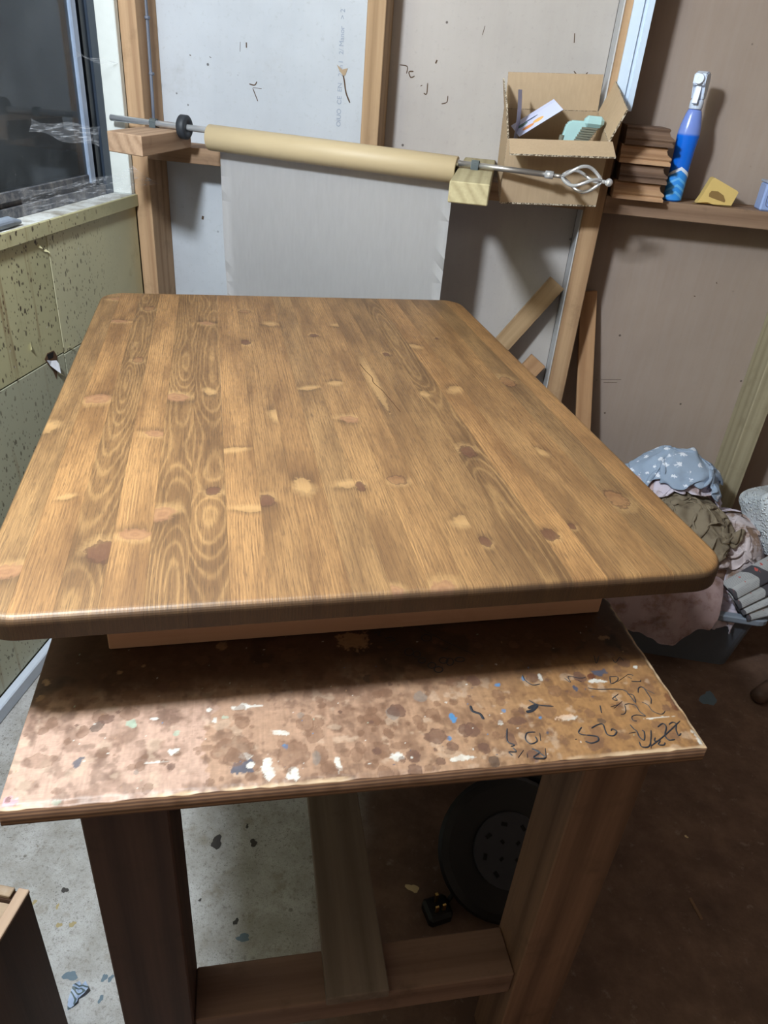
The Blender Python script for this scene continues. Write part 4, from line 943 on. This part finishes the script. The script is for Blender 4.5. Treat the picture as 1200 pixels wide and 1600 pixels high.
# height map the rags fall on (5 mm cells)
HX0, HY0, HC = .30, 1.50, .005
_gx, _gy = np.meshgrid(HX0+HC*np.arange(150), HY0+HC*np.arange(146))
HM = np.zeros(_gx.shape)
HM[(_gx > .462) & (_gx < .880) & (_gy > 1.70) & (_gy < 2.005)] = .20
for c_, r_ in FILL:
    t = 1-((_gx-c_[0])/r_[0])**2-((_gy-c_[1])/r_[1])**2
    HM = np.maximum(HM, np.where(t > 0, c_[2]+1.15*r_[2]*np.sqrt(np.maximum(t, 0)), 0))
def hsample(x, y):
    i = np.clip(((y-HY0)/HC).astype(int), 0, HM.shape[0]-1); j = np.clip(((x-HX0)/HC).astype(int), 0, HM.shape[1]-1)
    return HM[i, j]
def fallen_cloth(cx, cy, sx, sy, comp, rot, seed, m, label, steps=95, n=46):
    """a cloth dropped in a loose bundle: position-based springs over the height map"""
    global HM
    rs = np.random.RandomState(seed)
    u, v = np.meshgrid(np.linspace(-.5, .5, n), np.linspace(-.5, .5, n))
    rx, ry = sx/(n-1), sy/(n-1)
    ca, sa = math.cos(rot), math.sin(rot)
    px, py = u*sx*comp, v*sy*comp
    P = np.stack([cx+px*ca-py*sa, cy+px*sa+py*ca, np.zeros_like(u)], -1)
    wob = vnoise(u*5+seed, v*5+seed*2, seed+50, 3)-.5; wob2 = vnoise(u*9+seed, v*4, seed+60, 2)-.5
    P[..., 0] += .05*wob2; P[..., 1] += .05*(vnoise(u*4, v*8+3, seed+70, 2)-.5)
    P[..., 2] = hsample(P[..., 0], P[..., 1])+.012+.075*(wob+.5)+.012*rs.rand(n, n)
    V = np.zeros_like(P)
    def sat(P, a, b, L, k):
        d = P[b]-P[a]; l = np.sqrt((d*d).sum(-1, keepdims=True))+1e-9
        c = d*(.5*k*(1-L/l)); P[a] += c; P[b] -= c
    cons = []
    S_ = slice
    def groups(di, dj, L, k):
        for o in (0, 1):
            if dj == 0:
                idx = np.arange(0, n-di)
                idx = idx[((idx//di) % 2) == o]
                cons.append(((idx, S_(None)), (idx+di, S_(None)), L, k))
            elif di == 0:
                idx = np.arange(0, n-dj)
                idx = idx[((idx//dj) % 2) == o]
                cons.append(((S_(None), idx), (S_(None), idx+dj), L, k))
            else:
                idx = np.arange(o, n-1, 2)
                if dj > 0: cons.append(((idx, S_(0, n-1)), (idx+1, S_(1, n)), L, k))
                else: cons.append(((idx, S_(1, n)), (idx+1, S_(0, n-1)), L, k))
    groups(0, 1, rx, 1.0); groups(1, 0, ry, 1.0); dg = math.hypot(rx, ry); groups(1, 1, dg, .5); groups(1, -1, dg, .5)
    groups(0, 3, 3*rx, .02); groups(3, 0, 3*ry, .02)
    for st in range(steps):
        V[..., 2] -= .0011; V *= .90
        Q = P+V
        for it in range(4):
            for a, b, L, k in cons: sat(Q, a, b, L, k)
        Q[..., 0] = np.clip(Q[..., 0], .395, .985); Q[..., 1] = np.clip(Q[..., 1], 1.60, 2.205)
        h = hsample(Q[..., 0], Q[..., 1])+.004
        hit = Q[..., 2] < h
        # steep walls push sideways less than they hold: friction
        Q[..., 2] = np.where(hit, np.minimum(h, Q[..., 2]+.012), Q[..., 2])
        V = Q-P; V[hit] *= .06; sp_ = np.sqrt((V*V).sum(-1, keepdims=True)); V *= np.minimum(1, .012/(sp_+1e-9))
        P = P+V
    for it in range(1):
        R = P.copy(); R[1:-1, 1:-1] = .5*P[1:-1, 1:-1]+.125*(P[:-2, 1:-1]+P[2:, 1:-1]+P[1:-1, :-2]+P[1:-1, 2:]); P = R
    # add this cloth to the height map
    up = np.stack([P, .5*(P+np.roll(P, -1, 0)), .5*(P+np.roll(P, -1, 1))]).reshape(-1, 3)
    i = np.clip(((up[:, 1]-HY0)/HC).astype(int), 1, HM.shape[0]-2); j = np.clip(((up[:, 0]-HX0)/HC).astype(int), 1, HM.shape[1]-2)
    for a in (-1, 0, 1):
        for b in (-1, 0, 1): np.maximum.at(HM, (i+a, j+b), up[:, 2]+.003)
    me = bpy.data.meshes.new('rag'); idx = np.arange(n*n).reshape(n, n)
    F = np.stack([idx[:-1, :-1], idx[:-1, 1:], idx[1:, 1:], idx[1:, :-1]], -1).reshape(-1, 4)
    me.from_pydata(P.reshape(-1, 3).tolist(), [], F.tolist())
    for f in me.polygons: f.use_smooth = True
    o = obj_me('rag', me, m)
    md = o.modifiers.new('sub', 'SUBSURF'); md.levels = 1; md.render_levels = 1
    so = o.modifiers.new('thick', 'SOLIDIFY'); so.thickness = .0016
    return tag(o, label, 'rag', 'rags heaped in the grey bin')
fallen_cloth(.525, 1.80, .40, .34, .48, .2, 7, PNK, 'pinkish rag at the left end of the bin under the table edge')
fallen_cloth(.740, 1.735, .28, .22, .48, .1, 8, LIL, 'whitish rag bulging beside the newspapers at the tabletop corner')
fallen_cloth(.770, 1.850, .48, .42, .42, .5, 6, TAN, 'tan and white stained rag beside the bubble wrap')
fallen_cloth(.655, 1.815, .54, .42, .38, -.7, 5, OLV, 'crumpled olive green rag in the middle of the pile')
fallen_cloth(.670, 1.945, .46, .30, .46, .15, 4, LIL, 'pale lilac stained rag just below the blue cloth')
fallen_cloth(.585, 1.980, .66, .40, .46, -.05, 3, BLU, 'blue cloth with white bird pattern on top of the rags')
# pinkish cloth hanging over the front of the bin
bm = bmesh.new(); N, K = 48, 36; g = []
for i in range(N+1):
    a = i/N; row = []
    for j in range(K+1):
        b = j/K
        hem = .168+.045*math.cos((a-.55)*4.2) + .008*math.sin(a*11)
        x = .425+.335*a+.06*b*(.5-a)
        path = b*1.0
        if path < .35:
            t = path/.35; y = 1.765-.082*t; z = .305+.035*math.sin(a*3.1)-.055*t*t-.02*a
        else:
            t = (path-.35)/.65; z0 = .250+.035*math.sin(a*3.1)-.02*a; y = 1.683-.022*math.sin(t*1.6); z = z0-(z0-.335+hem)*t
        f1 = mnoise.noise(Vector((x*15+2, z*7, 3)))*.020+(1-abs(mnoise.noise(Vector((x*26, z*13+4, 7)))))*.014
        row.append(bm.verts.new((x, y-.008-f1, z+mnoise.noise(Vector((x*22, b*5, 1)))*.008)))
    g.append(row)
for i in range(N):
    for j in range(K): bm.faces.new((g[i][j], g[i+1][j], g[i+1][j+1], g[i][j+1]))
bmesh.ops.solidify(bm, geom=bm.faces[:], thickness=.0015)
tag(obj('rag', bm, PNK, smooth=True), 'pinkish brown-stained cloth hanging over the front of the grey bin', 'rag', 'rags heaped in the grey bin')
# newspapers
NP = NT('newsprint'); v_ = NP.coord()
sep = NP.n('ShaderNodeSeparateXYZ', (v_,))
ln = NP.m('MULTIPLY', NP.step(NP.m('SINE', NP.m('MULTIPLY', sep.outputs[1], 1800)), .1, .5), NP.step(NP.noise(NP.coord((12, 40, 1)), 1, 2), .42, .5))
bk = NP.step(NP.m('SINE', NP.m('MULTIPLY_ADD', sep.outputs[0], 62.0, NP.m('MULTIPLY', NP.noise(NP.coord((3, 14, 14)), 1, 1), 5.0))), .55, .62)
c = NP.mix(NP.m('MULTIPLY', ln, .5), srgb(158, 160, 162), srgb(92, 92, 96)); c = NP.mix(bk, c, srgb(62, 60, 66))
c = NP.mix(NP.step(NP.noise(NP.coord((60, 40, 2), off=(9, 5, 0)), 1, 2), .66, .68), c, srgb(170, 76, 70))
NPM = NP.done(c, .8)
def paper_fold(a, b, up, w, th, label, seed):
    a, b = Vector(a), Vector(b); d = b-a; L = d.length; d.normalize(); up = Vector(up); up = (up-d*up.dot(d)).normalized(); s_ = d.cross(up)
    bm = bmesh.new(); N, K = 14, 10; g = []; rg = random.Random(seed)
    for i in range(N+1):
        t = i/N; x = L*t; row = []
        bend = .012*math.sin(t*3.1)*rg.choice((1, 1))
        for k in range(2*K):
            ang = 2*math.pi*k/(2*K); cy = math.cos(ang); sy = math.sin(ang)
            yy = w/2*math.copysign(abs(cy)**.7, cy); zz = th/2*math.copysign(abs(sy)**.7, sy)
            row.append(bm.verts.new((x, yy, zz+bend+.004*math.sin(yy*90+seed+t*4))))
        g.append(row)
    for i in range(N):
        for k in range(2*K): bm.faces.new((g[i][k], g[i][(k+1) % (2*K)], g[i+1][(k+1) % (2*K)], g[i+1][k]))
    bm.faces.new(g[0][::-1]); bm.faces.new(g[-1])
    o = obj('newspaper', bm, NPM, smooth=True); o.matrix_world = frame_M(a, d, s_, up)
    return tag(o, label, 'newspaper', 'newspapers in the grey bin')
paper_fold((.772, 1.712, .275), (.985, 1.815, .392), (-.3, -.6, .7), .060, .012, 'folded newspaper nearest the rags leaning up out of the bin', 1)
paper_fold((.790, 1.700, .252), (1.01, 1.795, .358), (-.3, -.6, .7), .052, .014, 'second folded newspaper from the rags, leaning in the bin', 2)
paper_fold((.806, 1.694, .236), (1.02, 1.775, .322), (-.3, -.6, .7), .046, .012, 'third folded newspaper from the rags, leaning in the bin', 4)
paper_fold((.826, 1.690, .222), (1.03, 1.750, .283), (-.2, -.7, .6), .040, .016, 'rolled newspaper nearest the rim of the grey bin', 3)
# bubble wrap
BWM = NT('bubble_wrap'); v_ = BWM.coord()
bub = BWM.step(BWM.vor(BWM.coord((120, 120, 120)), 1.0, .7), .55, .1)
BWM.bump(bub, .9, .004); BWM.set(BWM.b.inputs['Transmission Weight'], .15)
BWM = BWM.done(BWM.mix(bub, srgb(206, 214, 222), srgb(232, 238, 244)), .22, 0, .6)
bm = bmesh.new(); bmesh.ops.create_icosphere(bm, subdivisions=5, radius=1.0)
for v in bm.verts:
    p = v.co; e = .28
    p = Vector((math.copysign(abs(p.x)**e, p.x), math.copysign(abs(p.y)**e, p.y), math.copysign(abs(p.z)**e, p.z)))
    p *= 1+.07*mnoise.noise(p*2.2)
    v.co = Vector((p.x*.075, p.y*.07, p.z*.092))
o = obj('bubble_wrap', bm, BWM, smooth=True); o.matrix_world = T(.912, 1.90, .415) @ RZ(math.radians(20)) @ RY(math.radians(-14)) @ RX(math.radians(-24))
tag(o, 'wad of clear bubble wrap in the bin at the right edge', 'bubble wrap')

# ---------------------------------------------------------------- floor things
DK = timber('crate_dark', srgb(66, 42, 30), srgb(98, 64, 44), 2, 16, .6, 2.0, .4)
CRE = timber('crate_edge', srgb(140, 108, 84), srgb(176, 146, 118), 1, 20, .8, 4.0, .3)
CRB = timber('crate_inner', srgb(128, 104, 80), srgb(168, 142, 112), 0, 20, .8, 6.0, .4, srgb(210, 206, 200))
cr = empty('wooden_crate', (-.66, .30, 0)); tag(cr, 'open dark wooden crate on the concrete at the bottom left corner', 'crate')
def crpart(name, lo, hi, m, bev=.001):
    o = obj(name, nbox(lo, hi, bev), m, cr); o.matrix_parent_inverse = Matrix.Translation((.66, -.30, 0)); return o
crpart('side_panel', (-.489, .06, 0), (-.476, .497, .440), DK); crpart('side_panel', (-.86, .06, 0), (-.847, .497, .440), DK)
crpart('edge_lipping', (-.490, .06, .4405), (-.475, .4975, .4465), CRE)
crpart('end_panel', (-.8465, .484, 0), (-.4895, .497, .438), DK); crpart('end_panel', (-.8465, .06, 0), (-.4895, .073, .438), DK)
crpart('bottom', (-.8465, .0735, .006), (-.4895, .4835, .018), CRB)
crpart('cross_batten', (-.8465, .452, .405), (-.4955, .4835, .430), CRB); crpart('end_lipping', (-.8465, .4845, .4385), (-.4955, .4975, .4450), CRB)
crpart('cross_batten', (-.8465, .418, .402), (-.4965, .4505, .424), CRB)
SP = NT('scrap_print'); v_ = SP.coord()
w_ = SP.step(SP.m('SINE', SP.m('MULTIPLY', SP.noise(SP.coord((40, 70, 10)), 1, 0), 26.0)), .3, .36)
SPM = SP.done(SP.mix(w_, srgb(196, 212, 236), srgb(104, 122, 126)), .5)
bm = bmesh.new()
q = [(-.527, .583, .012), (-.522, .594, .004), (-.513, .585, .010), (-.507, .590, .018), (-.498, .583, .014), (-.503, .574, .010), (-.512, .566, .003), (-.508, .562, .009), (-.512, .556, .004), (-.520, .548, .0), (-.525, .560, .006)]
vs = [bm.verts.new(p) for p in q]; c0 = bm.verts.new((-.513, .574, .007))
for k in range(len(vs)): bm.faces.new((c0, vs[k], vs[(k+1) % len(vs)]))
bmesh.ops.solidify(bm, geom=bm.faces[:], thickness=.0006)
tag(obj('paper_scrap', bm, SPM), 'torn blue and white paper scrap on the floor beside the crate', 'paper')
# power tool under the bench
BLK = plain('tool_black', srgb(17, 16, 18), .5); PAD = plain('pad_grey', srgb(54, 54, 60), .8); HOL = plain('pad_hole', srgb(18, 16, 16), .9)
MP = T(.205, .925, .115) @ RZ(math.radians(12)) @ RX(math.radians(46))
pt = empty('power_tool'); pt.matrix_world = MP; tag(pt, 'black power tool lying under the bench with a grey perforated disc', 'power tool')
obj('housing', lathe(bmesh.new(), [(.085, -.075), (.110, -.06), (.132, -.02), (.138, -.004), (.132, .004), (.118, .008), (.08, .010)], 40), BLK, pt, smooth=False)
obj('disc', lathe(bmesh.new(), [(.070, .0105), (.0715, .014), (.070, .018), (.012, .0185)], 40), PAD, pt)
for k in range(8):
    a = k*math.pi/4+.2; o = obj('dust_hole', nbox((-.006, -.0035, 0), (.006, .0035, .001), .0004), HOL, pt); o.location = (.050*math.cos(a), .050*math.sin(a), .0184); o.rotation_euler = (0, 0, a+1.2)
for k in range(4):
    a = k*math.pi/2+.7; o = obj('dust_hole', nbox((-.004, -.003, 0), (.004, .003, .001), .0004), HOL, pt); o.location = (.022*math.cos(a), .022*math.sin(a), .0186); o.rotation_euler = (0, 0, a)
obj('handle', tube(bmesh.new(), [(.02, .10, -.03), (.03, .17, -.06), (.02, .25, -.075), (-.03, .30, -.08)], [.035, .032, .028, .022], 14), BLK, pt, smooth=True)
plug = empty('mains_plug', (.085, .835, 0)); tag(plug, 'black mains plug with brass pins on the floor beside the power tool', 'plug')
plug.rotation_euler = (0, 0, .5)
bm = bmesh.new(); box(bm, (-.025, -.024, .001), (.025, .024, .030), .006); obj('plug_body', bm, BLK, plug)
BRASS = plain('brass', srgb(200, 160, 90), .3, 1.0)
for lo, hi in (((-.011, -.012, .0305), (-.004, -.008, .048)), ((.004, -.012, .0305), (.011, -.008, .048)), ((-.003, .008, .0305), (.003, .014, .053))): obj('pin', nbox(lo, hi, .0005), BRASS, plug)
flex = tube(bmesh.new(), [(.105, .862, .010), (.14, .93, .008), (.12, 1.05, .008), (.20, 1.13, .008), (.30, 1.12, .008), (.34, 1.06, .010), (.27, 1.02, .015)], .0045, 10)
tag(obj('tool_flex', flex, BLK, smooth=True), 'black flex curling on the floor behind the power tool', 'cable')
bm = bmesh.new()
for k in range(4):
    r = .15-.012*k; pts = [(.30+r*math.cos(a)*1.1, 1.27+r*.7*math.sin(a), .016+.026*k+.006*math.sin(3*a+k)) for a in [2*math.pi*i/36 for i in range(37)]]
    tube(bm, pts, .013, 8, cap=False)
tag(obj('hose_coil', bm, BLK, smooth=True), 'coiled black hose on the floor in the dark behind the power tool', 'hose')
STK = timber('stick_brown', srgb(70, 48, 36), srgb(100, 72, 54), 0, 16, .6, 2.0, .3)
o = obj('turned_leg', tube(bmesh.new(), [(.893, 1.588, .024), (.897, 1.592, .026), (1.0, 1.69, .027), (1.25, 1.88, .03)], [.014, .022, .024, .028], 16), STK, smooth=True)
tag(o, 'dark brown turned furniture leg lying on the floor at the right edge', 'furniture leg')
bm = nbox((0, 0, 0), (.045, .006, .002)); o = obj('wood_sliver', bm, plain('sliver', srgb(120, 92, 70), .8)); o.matrix_world = T(.615, .93, .0005) @ RZ(1.9); tag(o, 'thin wood sliver lying on the brown floor right of the bench leg', 'wood sliver')
